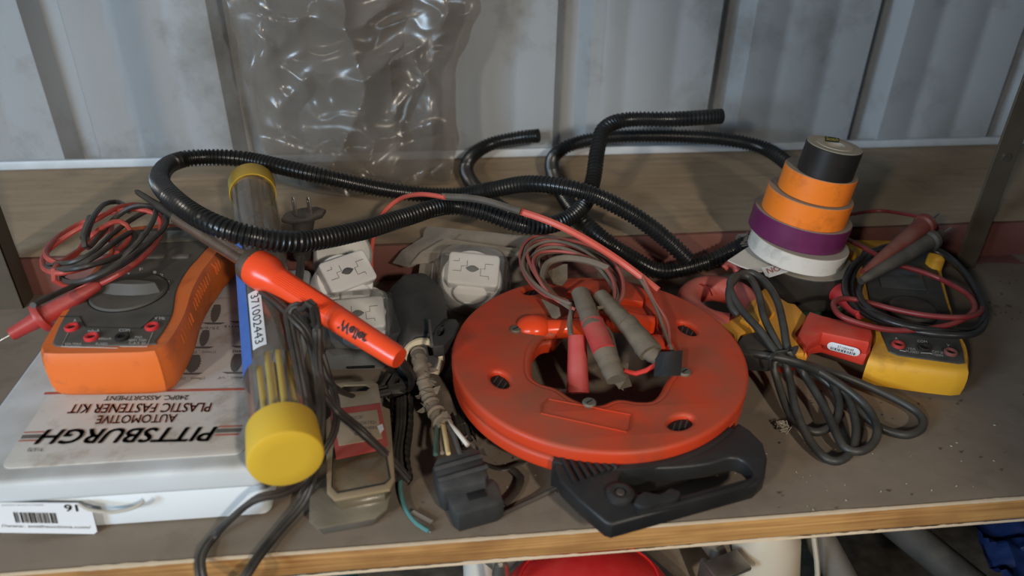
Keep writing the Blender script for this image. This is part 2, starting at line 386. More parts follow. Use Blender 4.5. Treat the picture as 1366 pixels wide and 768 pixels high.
# ------------------------------------------------------------------ white storage case
def storage_case():
    t = thing('storage_case', 'flat white plastic organiser case with a fastener kit label and barcode sticker', 'case')
    mw = M('milky_plastic', (.70, .76, .80), .35, .12, bump=.03, scale=25, var=.04, dustcol=(.3, .26, .21)); mw.node_tree.nodes['Principled BSDF'].inputs['Subsurface Weight'].default_value = .15; mw.node_tree.nodes['Principled BSDF'].inputs['Subsurface Radius'].default_value = (.01, .01, .01)
    ml = M('milky_lid', (.60, .65, .68), .35, .62, bump=.05, scale=22, var=.06, dustcol=(.27, .25, .22))
    x0, x1, y0, y1 = -.292, -.1095, .3425, .585
    cx, cy = (x0+x1)/2, (y0+y1)/2
    plate('base', [rrect(x1-x0-.004, y1-y0-.006, .006, 5, cx, cy+.001)], Matrix.Translation((0, 0, .027)), .0262, mw, t, .002)
    plate('lid', [rrect(x1-x0, y1-y0, .008, 6, cx, cy)], Matrix.Translation((0, 0, .0455)), .0175, ml, t, .004, 4)
    mc = M('fastener_label_card', (.58, .56, .52), .5, .3, bump=.04, scale=35, var=.12, stain=(.25, .19, .13), stain_amt=.55, stain_scale=40)
    card = plate('label_card', [rrect(.1405, .186, .006, 5, -.1925, .4475)], Matrix.Translation((0, 0, .0462)), .0008, mc, t, .0003)
    z = .0466
    ptext('PITTSBURGH', (290, 569), (57, 573), (284, 588), z, m_print_dark, card, shear=.25, bold=.035)
    ptext('AUTOMOTIVE', (237, 552), (131, 554), (234, 563), z, m_print_red, card, bold=.02)
    ptext('PLASTIC FASTENER KIT', (283, 537), (96, 539), (279, 549), z, m_print_red, card, bold=.02)
    ptext('240PC. ASSORTMENT', (252, 527), (141, 528), (250, 533), z, m_print_dark, card, bold=.02)
    ptext('91678', (58, 597), (38, 597), (56, 602), z, m_print_dark, card)
    for (l, mm) in (([(60, 523), (331, 517), (331, 520), (58, 526)], m_print_red), ([(322, 571), (290, 572), (287, 577), (320, 576)], m_print_dark), ([(323, 567), (292, 568), (291, 569.5), (322, 568.5)], m_print_red), ([(319, 578), (287, 579), (286, 581), (318, 580)], m_print_red),
                    ([(60, 579), (30, 580), (27, 585), (57, 584)], m_print_dark), ([(60, 575), (32, 576), (31, 577.5), (59, 576.5)], m_print_red), ([(55, 586), (25, 587), (24, 588.5), (54, 588)], m_print_red)):
        quad('printed_stripe', [P(a, b, z) for a, b in l], mm, card)
    # fastener drawings with their sizes, printed
    rows = [(255, 497, 22, 24, '(10mm) _ 23/64"'), (312, 496, 14, 24, '(6.4mm) _ 1/4"'), (270, 462, 14, 22, '(11mm) _ 29/64"'), (324, 461, 12, 22, '(12mm)'), (285, 430, 14, 24, '_ 25/64"'), (322, 428, 10, 22, '(9mm)')]
    for i, (x, y, ww, hh, s) in enumerate(rows):
        bm = bmesh.new(); n = 14; L_, R_ = [], []
        for k in range(n+1):
            u = k/n; wd = ww/2*math.sin(math.pi*min(1, .12+.88*(1-u)))**.5*(1 if i in (1,) else (.8+.2*(k % 2)))
            L_.append(bm.verts.new(P(x-wd+u*5, y-u*hh, z))); R_.append(bm.verts.new(P(x+wd+u*5, y-u*hh, z)))
        for k in range(n): bm.faces.new((L_[k], R_[k], R_[k+1], L_[k+1]))
        bm.faces.new([bm.verts.new(P(a, b, z)) for a, b in ((x-16, y), (x+16, y), (x+9, y+2.5), (x-9, y+2.5))])
        bm_obj('fastener_drawing', bm, m_print_dark, card, False)
        ptext(s, (x+18, y+5), (x-22 if i != 3 else x-14, y+5), (x+18, y+9.5), z, m_print_dark, card)
    # front: latch lip and sticker
    yf = y0-.0006
    mlat = M('latch_edge', (.5, .48, .42), .4, .5, bump=.05)
    pts = [W(106, 672, yf-.001), W(118, 679, yf-.0035), W(148, 683, yf-.0045), W(178, 677, yf-.0035), W(192, 668, yf-.001)]
    bmx = bmesh.new(); add_tube(bmx, cr(pts, .002), .0011, 8); bm_obj('latch', bmx, mlat, t)
    st = [(-12, 669.5), (104, 670), (122, 675), (130, 708), (126, 711), (-12, 709)]
    pl = [W(a, b, yf) for a, b in st]
    bm = bmesh.new(); vs = [bm.verts.new(p+Vector((0, -.0006, 0))) for p in pl]; f = bm.faces.new(vs)
    r = bmesh.ops.extrude_face_region(bm, geom=[f]); bmesh.ops.translate(bm, vec=(0, .0005, 0), verts=[v for v in r['geom'] if isinstance(v, bmesh.types.BMVert)])
    stk = bm_obj('barcode_sticker', bm, m_sticker, t, False); tag(stk, 'white barcode sticker on the front of the case')
    q = lambda a, b: W(a, b, yf-.0009)
    wd = [2, 1, 1, 1, 1, 2.5, 3, 1.5, 1, 1, 1.5, 1, 1, 1.5, 3, 1, 1.5, 1, 2.5, 1.5, 1, 1, 1, 1, 2, 1.5, 1, 1, 2, 1, 1, 1, 1.5, 2, 3, 1, 1, 1, 2]
    bars('barcode', q(21, 697), q(77, 698)-q(21, 697), q(17, 683)-q(21, 697), wd, m_print_black, stk)
    text('91', q(87, 682), q(104, 682)-q(87, 682), q(85, 673)-q(87, 682), m_print_black, stk, bold=.02)
    text('//www. smithauctions.com/', q(2, 703), q(121, 705)-q(2, 703), q(1, 699)-q(2, 703), m_print_dark, stk)
    text('southern auction company', q(2, 675), q(58, 674.6)-q(2, 675), q(2, 672.5)-q(2, 675), m_print_dark, stk)
storage_case()

# ------------------------------------------------------------------ orange multimeter
def jack(c, mat, parent, r=.0046):
    j = ring('jack', c, [(r*.55, -.001), (r, -.001), (r, .0012), (r*.85, .0018), (r*.55, .0014)], mat, parent, 24)
    disc('socket_hole', (c[0], c[1], c[2]-.0002), r*.55, .0004, m_print_black, j, seg=16, bev=.0001)
def orange_meter():
    t = thing('multimeter', 'grey digital multimeter in an orange rubber holster lying on the white case', 'multimeter')
    mo = M('orange_rubber', (.72, .15, .018), .45, .28, bump=.15, scale=28, var=.18, dustcol=(.22, .12, .07), stain=(.22, .06, .02), stain_amt=.5, stain_scale=30)
    mg = M('grey_meter_face', (.055, .052, .047), .5, .38, bump=.08, scale=40, dustcol=(.13, .115, .09))
    zt = .0835
    ol = [(-.259, .424), (-.255, .418), (-.247, .415), (-.19, .412), (-.181, .415), (-.176, .423), (-.1745, .455), (-.1775, .49), (-.177, .52), (-.173, .55), (-.170, .6), (-.260, .6), (-.2605, .55), (-.263, .52), (-.263, .49), (-.262, .455)]
    bm = bmesh.new()
    # holster: stacked sections give the rounded belly
    secs = [(.047, .86), (.0485, .92), (.053, .975), (.060, 1.0), (.072, 1.005), (.080, .985), (.0835, .955)]
    P0 = [Vector((x, y, 0)) for x, y in ol]; P0 = cr(P0, .004, True); cx, cy = -.2195, .505; rg = []
    for z, k in secs:
        dd = (1-k)*.045
        rg.append([bm.verts.new((cx+(p.x-cx)*(1-dd/.045), cy+(p.y-cy)*(1-dd/.09), z)) for p in P0])
    n = len(P0)
    for A, B in zip(rg, rg[1:]):
        for i in range(n): bm.faces.new((A[i], A[(i+1) % n], B[(i+1) % n], B[i]))
    bm.faces.new(rg[0][::-1]); bm.faces.new(rg[-1]); bm_obj('holster', bm, mo, t)
    fo = [(-.2515, .428), (-.248, .4245), (-.19, .4215), (-.1855, .4255), (-.184, .455), (-.19, .49), (-.190, .52), (-.185, .55), (-.183, .590), (-.253, .591), (-.2545, .55), (-.2575, .52), (-.2575, .49), (-.256, .455)]
    bm = bmesh.new()
    for k in range(26):
        y = .44+k*.0052; x = -.1765 if y < .47 else (-.1785 if y < .53 else -.175)
        add_tube(bm, [Vector((x-.003, y, zt-.001)), Vector((x+.0008, y, zt-.0055)), Vector((x+.0015, y, zt-.012))], .0009, 5)
    tag(bm_obj('grip_ribs', bm, mo, t), kind='stuff')
    fc = plate('face', [fo], Matrix.Translation((0, 0, zt+.001)), .004, mg, t, .0012, 3, .003)
    z = zt+.001
    dc = P(172, 390, z)
    d = disc('dial', (dc.x, dc.y, z-.0005), .0262, .0022, mg, t, seg=48, bev=.0012)
    bm = bmesh.new(); a = math.radians(-8)
    for k, (u, hw, hz) in enumerate([(-.022, .0005, .0005), (-.014, .0045, .005), (0, .006, .0075), (.014, .0045, .005), (.022, .0005, .0005)]):
        pass
    pr = [(-.0235, .0008), (-.016, .005), (-.006, .0068), (.006, .0068), (.016, .005), (.0235, .0008)]
    lo = [bm.verts.new((u, s*h, 0)) for u, h, s in [(u, h, -1) for u, h in pr]+[(u, h, 1) for u, h in pr[::-1]]]
    hi = [bm.verts.new((v.co.x*.9, v.co.y*.45, .0075)) for v in lo]
    for i in range(len(lo)): bm.faces.new((lo[i], lo[(i+1) % 12], hi[(i+1) % 12], hi[i]))
    bm.faces.new(hi); bm.transform(Matrix.Translation((dc.x, dc.y, z+.0015)) @ Matrix.Rotation(a, 4, 'Z'))
    bm_obj('knob', bm, mg, d)
    ring('dial_groove', (dc.x, dc.y, z+.0002), [(.0262, -.0002), (.0272, -.0002), (.0272, .0002), (.0262, .0002)], m_print_black, fc, 48)
    for px in ((208, 343), (241, 343)):
        c = P(*px, z); plate('push_button', [rrect(.014, .0055, .0025, 4)], Matrix.Translation((c.x, c.y, z+.0018)), .003, M('button_grey', (.09, .088, .08), .5, .4), fc, .0008)
    bl = M('jack_black', (.01, .01, .01), .4, .1); rd = M('jack_red', (.55, .03, .035), .35, .08)
    for px, mm in (((96, 437), rd), ((122, 450), rd), ((163, 450), bl), ((203, 436), rd)):
        jack(P(*px, z+.0004), mm, t)
    # printed lines and words
    def T(s, x, y, ww, hh): ptext(s, (x, y+hh), (x+ww, y+hh), (x, y), z+.0003, m_print_white, fc)
    T('A', 98, 425, 4, 4); T('mAuA', 117, 439, 16, 4); T('COM', 159, 438, 14, 4); T('V Hz', 206, 422, 14, 4); T('10A MAX', 87, 457, 22, 3); T('FUSED', 87, 461, 20, 3)
    T('MAX', 180, 448, 10, 3); T('600V 750V', 172, 452, 24, 3); T('CAT III', 172, 456, 22, 3); T('400mA', 131, 450, 18, 3); T('FUSED', 128, 457, 16, 3)
    for i, (x, y, s) in enumerate([(213, 365, '2'), (222, 374, '2'), (220, 385, 'X'), (204, 361, '.'), (186, 357, 'F'), (168, 362, '~')]): T(s, x, y, 5, 4)
    def ln(pts, r=.00022, mm=m_print_white): bmx = bmesh.new(); add_tube(bmx, [P(x, y, z+.0002) for x, y in pts], r, 5); bm_obj('printed_line', bmx, mm, fc, False)
    ln([(91, 444), (82, 462), (157, 464)]); ln([(204, 443), (196, 462), (160, 462)])
    ln([(80, 422), (106, 422), (114, 436), (188, 438), (208, 421), (226, 421)], .0004, m_print_black)
    scr = box('display', (-.219, .5775, z), (.05, .02, .001), M('lcd_glass', (.1, .11, .09), .2, .2), fc, bev=.0003)
orange_meter()

m_redlead = M('red_silicone_lead', (.42, .045, .035), .4, .3, bump=.05)
m_blklead = M('black_silicone_lead', (.016, .016, .017), .4, .32, bump=.05)
def lead_coils():
    zz = .094
    def zp(l, z0=zz, amp=.007, ph=0): return [(x, y, z0+amp*math.sin(i*1.3+ph)) for i, (x, y) in enumerate(l)]
    t = thing('test_lead', 'red test lead with pointed probe coiled on the orange multimeter', 'cable')
    ptube('wire', zp([(135, 378), (158, 366), (180, 352), (204, 330), (214, 309), (210, 288), (185, 279), (150, 283), (112, 296), (80, 314), (62, 334), (66, 346), (82, 350), (100, 340), (118, 318), (140, 301), (160, 295), (174, 308), (166, 326), (140, 346), (105, 359), (76, 364), (58, 356), (62, 336), (95, 311), (130, 292), (160, 276), (192, 274), (215, 290), (211, 318), (190, 343), (160, 364), (128, 378), (96, 382), (73, 374), (72, 360), (90, 344), (130, 318), (148, 300), (147, 318), (156, 338)]), .0021, m_redlead, t)
    a, b = P(134, 379, .094), P(15, 446, .072)
    mp = M('red_probe_plastic', (.38, .03, .03), .4, .25)
    h = rod('probe_handle', a, b, [(0, .002), (.03, .0035), (.2, .0048), (.45, .0062), (.62, .0068), (.63, .0105), (.67, .0112), (.70, .0105), (.71, .006), (.85, .0052), (1, .0046)], mp, t)
    ax = (b-a); rod('probe_tip', b, b+ax*.22, [(0, .0009), (.8, .0008), (1, .0001)], m_steel, t, 10)
    t = thing('test_lead', 'black test lead coiled with the red one on the orange multimeter', 'cable')
    ptube('wire', zp([(44, 407), (75, 392), (118, 372), (155, 350), (185, 322), (204, 295), (206, 278), (180, 290), (150, 312), (122, 338), (96, 350), (70, 352), (62, 356), (76, 360), (110, 356), (150, 345), (176, 330), (178, 310), (160, 318), (130, 340), (98, 358), (82, 368), (92, 376), (120, 372), (158, 354), (196, 326), (218, 305), (222, 288), (206, 276), (180, 275), (158, 287), (140, 305), (118, 330), (112, 318), (124, 290), (140, 272), (160, 270), (172, 282)], .1, .007, 2), .0021, m_blklead, t)
    tube('strain_relief', [P(122, 290, .104), P(116, 305, .1), P(113, 318, .097)], .0034, m_blklead, t)
lead_coils()

# ------------------------------------------------------------------ clear tube with yellow caps
TA, TB = P(336, 246, .087), P(380, 600, .0675)     # far and near ends of the axis
def rod_tube():
    t = thing('storage_tube', 'clear plastic tube with yellow end caps, blue label and white number sticker', 'tube')
    ax = (TB-TA); Lh = ax.length; u = ax/Lh; mc = film('clear_tube_plastic', (.36, .34, .3), .12, .12, .14)
    r = .0195
    my = M('yellow_cap_plastic', (.66, .43, .035), .4, .15, bump=.04, var=.05, scale=30)
    rod('tube_body', TA, TB, [(.03, r), (.97, r)], mc, t, 40, caps=False)
    cap_len = .048/Lh
    rod('end_cap', TA-u*.004, TA+u*.021, [(0, .0005), (0, r*.95), (.03, r*1.03), (.1, r*1.08), (1, r*1.06), (1.0, r*1.01), (.12, r*.98)], my, t, 40, caps=False)
    rod('end_cap', TB-u*.018, TB+u*.008, [(0, r*1.0), (0, r*1.06), (.93, r*1.10), (.98, r*1.07), (1.0, r*1.01), (1.0, r*.6)], my, t, 40)
    # wrapped labels follow the curve of the tube
    def wrap(name, t0, t1, a0, a1, rr, mat, par, n=14):
        side = u.cross(Vector((0, 0, 1))).normalized(); upv = side.cross(u); bm = bmesh.new(); g = []
        for i in range(2):
            c = TA+ax*(t0 if i == 0 else t1); g.append([bm.verts.new(c+(side*math.cos(a)+upv*math.sin(a))*rr) for a in (math.radians(a0+(a1-a0)*k/n) for k in range(n+1))])
        for k in range(n): bm.faces.new((g[0][k], g[0][k+1], g[1][k+1], g[1][k]))
        return bm_obj(name, bm, mat, par), side, upv
    mb = M('blue_label_paper', (.045, .14, .45), .5, .15, bump=.02)
    # which angle faces left in the photo
    side = u.cross(Vector((0, 0, 1))).normalized(); sgn = 1 if side.x < 0 else -1
    A = (lambda d: d) if sgn > 0 else (lambda d: 180-d)       # 0 = left, 90 = top, 180 = right
    lb, sd, uv = wrap('blue_label', .34, .815, A(-30), A(52), r*1.01, mb, t)
    wrap('paper_sleeve', .07, .40, A(30), A(175), r*.955, film('faint_sleeve', (.19, .155, .13), .6, .3, .05), t)
    wrap('paper_insert', .40, .80, A(40), A(170), r*.96, film('grey_insert', (.16, .13, .11), .62, .3, .06), t)
    sk, sd, uv = wrap('number_sticker', .60, .785, A(57), A(84), r*1.025, m_sticker, t)
    def on(tt, deg, rr=r*1.04):
        a = math.radians(A(deg)); return TA+ax*tt+(sd*math.cos(a)+uv*math.sin(a))*rr
    o = on(.612, 63); text('371002443', o, on(.775, 63)-o, on(.612, 79)-o, m_print_black, sk, bold=.0)
    # yellow rods inside
    my2 = M('yellow_rod', (.62, .44, .05), .5, .1)
    for i, (dx, dz, l0) in enumerate([(-.009, .004, .79), (-.003, .010, .77), (.004, .010, .76), (.010, .006, .745), (.013, -.002, .76), (-.001, .002, .78)]):
        a = TA+ax*l0+sd*(-dx*sgn)+uv*dz; b = TA+ax*.955+sd*(-dx*sgn)*.9+uv*dz
        o = rod('fibre_rod', a, b, [(0, .0012), (.01, .0022), (.99, .0022), (1, .0015)], my2, None, 10)
        tag(o, ['leftmost yellow rod showing inside the clear tube', 'second yellow rod from the left inside the clear tube', 'yellow rod just right of centre inside the clear tube', 'longest yellow rod second from the right inside the clear tube', 'rightmost yellow rod inside the clear tube', 'yellow rod lying underneath the others in the middle of the clear tube'][i], 'rod', 'yellow rods in the clear tube')
rod_tube()

# ------------------------------------------------------------------ soldering iron and cord
def iron():
    t = thing('soldering_iron', 'orange-red handled soldering iron lying across the clear tube', 'soldering iron')
    A, B = P(180, 254, .130), P(533, 478, .084); ax = B-A
    mo = M('orange_handle_plastic', (.82, .075, .02), .28, .04, bump=.02, var=.05)
    mbr = M('aged_chrome_barrel', (.60, .42, .31), .24, .15, .9, scale=60, bump=.05, stain=(.2, .1, .06), stain_amt=.5)
    mtp = M('burnt_tip', (.04, .035, .03), .5, .3, .6)
    rod('tip', A, A+ax*.20, [(0, .0006), (.06, .0022), (.5, .0026), (.55, .0036), (1, .0036)], mtp, t, 16)
    rod('barrel', A+ax*.185, A+ax*.495, [(0, .0045), (.01, .0056), (.98, .0058), (1, .004)], mbr, t, 28)
    rod('collar', A+ax*.478, A+ax*.515, [(0, .006), (.15, .0125), (.85, .0135), (1, .0135)], M('dirty_steel_collar', (.2, .15, .11), .4, .4, .8), t, 32)
    pr = [(0, .0135), (.04, .0138), (.09, .0134), (.15, .0102), (.22, .0098), (.45, .0094), (.6, .0088), (.97, .0076), (1, .0068), (1, .0045)]
    h = rod('handle', A+ax*.51, B, pr, mo, t, 40)
    u = ax.normalized(); tc = (CAM-(A+ax*.6)).normalized(); n = (tc-u*tc.dot(u)).normalized(); s = u.cross(n)
    for k in range(-4, 5):       # grip flutes
        a = .14*k+.35; d = n*math.cos(a)+s*math.sin(a)*-1
        bm = bmesh.new(); add_tube(bm, [A+ax*.60+d*.0098, A+ax*.78+d*.0092], .00045, 6); bm_obj('grip_rib', bm, mo, h)
    # lettering wraps the handle
    cu = bpy.data.curves.new('logo', 'FONT'); cu.body = 'Weller'; cu.shear = .12; cu.offset = .03; cu.resolution_u = 3
    tt = bpy.data.objects.new('t', cu); COL.objects.link(tt); dg = bpy.context.evaluated_depsgraph_get(); me = bpy.data.meshes.new_from_object(tt.evaluated_get(dg)); bpy.data.objects.remove(tt); me.materials.clear(); me.name = 'maker_lettering'
    x0 = min(v.co.x for v in me.vertices); x1 = max(v.co.x for v in me.vertices)
    for v in me.vertices:
        f = .83+(v.co.x-x0)/(x1-x0)*.088; a = (v.co.y-.15)*1.05+.0; d = n*math.cos(a)-s*math.sin(a)*-1*1.0
        v.co = A+ax*f+d*.0091
    o = link('maker_lettering', me, m_print_black, h, False)
    # flex
    def tw(name, l, par=t, r=.0023):
        c = cr(PP(l), .003); bm = bmesh.new()
        for sgn in (-1, 1):
            q = []
            for i, p in enumerate(c):
                d = (c[min(i+1, len(c)-1)]-c[max(i-1, 0)]).normalized(); sd = d.cross(Vector((0, 0, 1)))
                if sd.length < .1: sd = Vector((1, 0, 0))
                q.append(p+sd.normalized()*sgn*r*.62)
            add_tube(bm, q, r*.8, 7)
        return bm_obj(name, bm, m_cord, par)
    tw('cord', [(531, 476, .082), (541, 488, .066), (550, 505, .03), (545, 520, .012), (520, 523, .012), (480, 530, .02), (446, 515, .05), (430, 480, .07), (420, 440, .085), (410, 415, .1), (396, 407, .104), (385, 416, .1), (388, 440, .095), (398, 490, .09), (408, 545, .075), (414, 600, .055), (408, 635, .036), (380, 656, .038), (345, 664, .040), (318, 683, .024), (288, 712, .004), (270, 736, .004), (267, 757, .003), (276, 785, -.004), (305, 792, -.006), (326, 770, .0025), (345, 742, .004), (372, 708, .004), (403, 672, .008), (417, 640, .02), (424, 600, .04), (428, 550, .06), (424, 500, .075), (412, 450, .09), (392, 425, .098), (372, 405, .098), (350, 388, .096)])
    tw('cord', [(402, 343, .086), (400, 362, .082), (398, 385, .085), (404, 412, .106), (411, 403, .116), (418, 408, .115), (423, 440, .095), (424, 485, .08), (432, 523, .066), (452, 549, .052), (484, 576, .045), (522, 613, .022), (546, 640, .006)])
    tw('cord', [(418, 430, .095), (428, 470, .075), (440, 505, .055), (449, 540, .05), (446, 575, .05), (432, 602, .045), (420, 625, .035), (404, 655, .012), (396, 676, .006)], r=.0018)
    # plug standing upright
    g0, g1 = W(403, 345, .60), W(405, 284, .60)
    mpg = M('dusty_plug_rubber', (.03, .027, .024), .55, .45)
    pg = rod('plug', g0, g1, [(0, .005), (.03, .0075), (.35, .0085), (.55, .008), (.85, .0095), (1, .009)], mpg, t, 24)
    plate('plug_flange', [ell(.0195, .011, 8)], frame(g1, (1, .45, 0), g1-g0), .005, mpg, pg, .0015)
    ex = (W(425, 284, .60)-g1).normalized(); d = (g1-g0).normalized()
    for s_ in (-1, 1):
        plate('prong', [[(-.003, 0), (.003, 0), (.003, .012), (.0018, .0155), (-.0018, .0155), (-.003, .012)], ell(.0011, .0011, 12, 0, .0115)], frame(g1+ex*s_*.0062, (ex*.5+Vector((0, -.6, 0))).normalized() if False else (Vector((-.55, .8, 0))), Vector((.8, .55, 0))) @ Matrix(), .0014, m_steel, pg, .0002)
iron()

# ------------------------------------------------------------------ corrugated hoses
m_hose = M('black_split_loom', (.009, .010, .011), .27, .10, bump=.05, dustcol=(.12, .11, .095))
def hose(l, label, r=.0080):
    t = thing('corrugated_hose', label, 'hose')
    c = cr(PP(l), .00095); n = len(c); rr = []
    rr = [r*(1.0 if (i % 4) in (0, 1) else .82) for i in range(n)]
    bm = bmesh.new(); add_tube(bm, c, rr, 20, caps=False); bm_obj('ribbed_tube', bm, m_hose, t)
    bm = bmesh.new(); add_tube(bm, c[::4], [r*.70]*len(c[::4]), 12, caps=True); bm_obj('inner_wall', bm, m_print_black, t)
    return t
hose([(962, 155, .125), (900, 159, .125), (835, 160, .123), (806, 172, .118), (797, 200, .103), (791, 240, .082), (778, 274, .069), (745, 297, .066), (700, 301, .07), (645, 283, .08), (595, 275, .086), (540, 290, .092), (480, 308, .102), (400, 322, .117), (330, 314, .130), (270, 292, .138), (228, 262, .139), (213, 238, .128), (228, 218, .108), (265, 210, .104), (330, 213, .1), (420, 233, .092), (520, 254, .072), (600, 261, .064), (650, 254, .075), (710, 245, .095), (780, 256, .096), (840, 284, .078), (885, 316, .056), (918, 347, .036)], 'long black corrugated hose looping over the soldering iron and clear tube')
hb = hose([(1060, 226, .068), (1020, 198, .075), (960, 185, .08), (880, 181, .08), (810, 183, .076), (762, 193, .066), (738, 210, .056), (738, 234, .051), (752, 262, .050), (778, 295, .050), (815, 326, .038), (850, 348, .022), (876, 360, .014), (905, 359, .014), (950, 346, .024), (992, 326, .038)], 'black corrugated hose with a frayed end beside the roll stack')
bm = bmesh.new(); c = P(992, 326, .038)
for i in range(26):
    a = random.uniform(0, 6.28); d = Vector((.7+random.uniform(-.3, .5), random.uniform(-.3, .5), 0))
    q = c+Vector((0, math.cos(a), math.sin(a)))*.0085
    add_tube(bm, cr([q-d*.006, q+d*.002+Vector((0, 0, .002)), q+d*.008+Vector([random.uniform(-.004, .004) for _ in range(3)])], .003), .0007, 4)
bm_obj('frayed_tape', bm, M('grey_frayed_tape', (.10, .095, .085), .7, .5), hb)
hose([(718, 181, .078), (690, 184, .072), (655, 192, .064), (631, 207, .056), (622, 225, .051), (630, 245, .051), (652, 266, .051), (690, 292, .051)], 'short black corrugated hose curving in front of the wall beside the plastic bag')

def salmon():
    t = thing('red_wire', 'salmon red wire with a grey sleeve arching over the hose to the reel', 'wire')
    ms = M('salmon_insulation', (.62, .10, .07), .45, .15, bump=.04)
    ptube('wire', [(497, 374, .012), (495, 345, .03), (499, 315, .05), (511, 285, .066), (532, 266, .078), (560, 259, .098), (594, 263, .106)], .0021, ms, t)
    ptube('grey_sleeve', [(590, 262, .105), (640, 266, .108), (694, 282, .102)], .0031, M('dusty_sleeve', (.05, .047, .042), .7, .5), t)
    ptube('thick_wire', [(692, 281, .1), (735, 296, .098), (780, 318, .088), (830, 350, .07), (878, 387, .056)], .0030, ms, t)
salmon()

# ------------------------------------------------------------------ plastic bag
def bag():
    mt = film('crumpled_clear_film', (.20, .175, .15), .40, .24, .09, 9)
    t = thing('plastic_bag', 'large crumpled clear plastic bag hanging in front of the metal wall', 'bag')
    nx, ny = 110, 120
    def edge(tab, v):
        for (v0, x0), (v1, x1) in zip(tab, tab[1:]):
            if v <= v1: return x0+(x1-x0)*(v-v0)/(v1-v0)
        return tab[-1][1]
    Lf = [(0, 292), (.3, 308), (.6, 330), (.85, 348), (1, 372)]; Rt = [(0, 655), (.25, 640), (.45, 612), (.6, 606), (.8, 612), (1, 598)]
    for layer in range(2):
        bm = bmesh.new(); g = []
        for j in range(ny+1):
            v = j/ny; row = []
            for i in range(nx+1):
                u = i/nx; x = edge(Lf, v)+(edge(Rt, v)-edge(Lf, v))*u; y = -60+v*(300+8*math.sin(u*5)+(14 if u > .4 else 14*u/.4))
                q = Vector((u*3.2, v*3.4, layer*9.1)); d = 0
                for o in range(3):
                    k = 2**o; nn = noise.noise(q*k*.55+Vector((o*5, 0, 0))); d += (1-abs(nn)*2.6)*(.020/k**1.45)
                edgef = min(1, 6*min(u, 1-u)+.25)
                Y = .800+(-.018 if layer == 0 else .012)*math.sin(math.pi*min(1, max(0, u)))-d*edgef*1.2
                if v > .8: Y -= (v-.8)*.14
                p = W(x+6*noise.noise(Vector((v*9, 0, layer*0))), y, Y)
                p.z = max(p.z, LZ+.001+.004*layer)
                row.append(bm.verts.new(p))
            g.append(row)
        for r0, r1 in zip(g, g[1:]):
            for i in range(nx): bm.faces.new((r0[i], r0[i+1], r1[i+1], r1[i]))
        bm_obj('front_film' if layer == 0 else 'back_film', bm, mt, t)
bag()

# ------------------------------------------------------------------ tape rolls
def roll(zt, h, px, r, rin, mside, label, name='tape_roll', cat='tape roll', group=None, core=(.24, .19, .14), edgecol=(.24, .20, .155), tilt=7):
    t = thing(name, label, cat, group); c = P(*px, zt); RT_ = Matrix.Rotation(math.radians(tilt), 3, 'Y')
    ms = M(label[:18].replace(' ', '_'), mside, .36, .16, bump=.06, scale=40, var=.06, stain=tuple(c_*.35 for c_ in mside), stain_amt=.4, stain_scale=45)
    me_ = M('tape_edge_'+label[:10].replace(' ', '_'), edgecol, .8, .5, bump=.2, dustcol=(.27, .23, .18))
    ring('wound_tape', (c.x, c.y, zt-h), [(rin+.002, .0003), (r-.0006, .0003), (r, .001), (r, h-.001), (r-.0005, h-.0004), (rin+.002, h-.0004)], ms, t, 64, RT_)
    o = t.children[-1] if t.children else None
    ring('top_edge', (c.x, c.y, zt-h), [(rin+.0025, h-.002), (r-.0006, h-.002), (r-.0006, h+.0001), (rin+.0025, h+.0001)], me_, t, 64, RT_)
    ring('cardboard_core', (c.x, c.y, zt-h), [(rin, 0), (rin+.002, 0), (rin+.002, h+.0004), (rin, h+.0004)], M('core_'+label[:8], core, .8, .3), t, 48, RT_)
    return t, c
zs = 0
roll(.013, .013, (1078, 385), .036, .02, (.012, .05, .035), 'dark green tape roll at the very bottom of the roll stack', tilt=0)
roll(.045, .032, (1074, 345), .0405, .021, (.022, .023, .022), 'dusty black tape roll low in the stack under the white one', tilt=1.5)
tw_, cw = roll(.0615, .0165, (1065, 317), .0432, .028, (.60, .58, .53), 'white tape roll with a loose flap under the purple one', edgecol=(.4, .37, .32))
roll(.083, .0215, (1068, 283), .0434, .028, (.12, .012, .075), 'purple tape roll between the white and orange rolls')
roll(.105, .022, (1078, 256), .0370, .022, (.85, .21, .018), 'wider lower orange tape roll resting on the purple one')
roll(.127, .022, (1092, 226), .0310, .016, (.85, .21, .018), 'narrower upper orange tape roll under the small black one')
tb, cb = roll(.1525, .0255, (1109, 193), .0232, .009, (.008, .008, .009), 'small black electrical tape roll on top of the stack', core=(.35, .33, .28), edgecol=(.33, .30, .24))
R7 = Matrix.Rotation(math.radians(7), 3, 'Y'); bc = Vector((cb.x, cb.y, .1525-.0255))
lab = ring('paper_core_label', bc+R7 @ Vector((0, 0, .0256)), [(.0085, 0), (.0150, 0), (.0150, .0004), (.0085, .0004)], M('core_paper', (.42, .38, .3), .6, .3), tb, 40, R7)
def ontop(x, y, dz): d = P(x, y, .1525)-Vector((cb.x, cb.y, .1525)); return bc+R7 @ Vector((d.x, d.y, .0260+dz))
quad('logo_patch', [ontop(a, b, .0003) for a, b in ((1095, 190), (1114.5, 190.5), (1115.5, 183), (1096.5, 182))], m_print_black, lab)
o_ = ontop(1096.5, 189, .0007); text('Scotch', o_, ontop(1113, 189.2, .0007)-o_, ontop(1097.5, 183.5, .0007)-o_, M('logo_yellow', (.75, .62, .05), .5, 0, bump=0), lab)
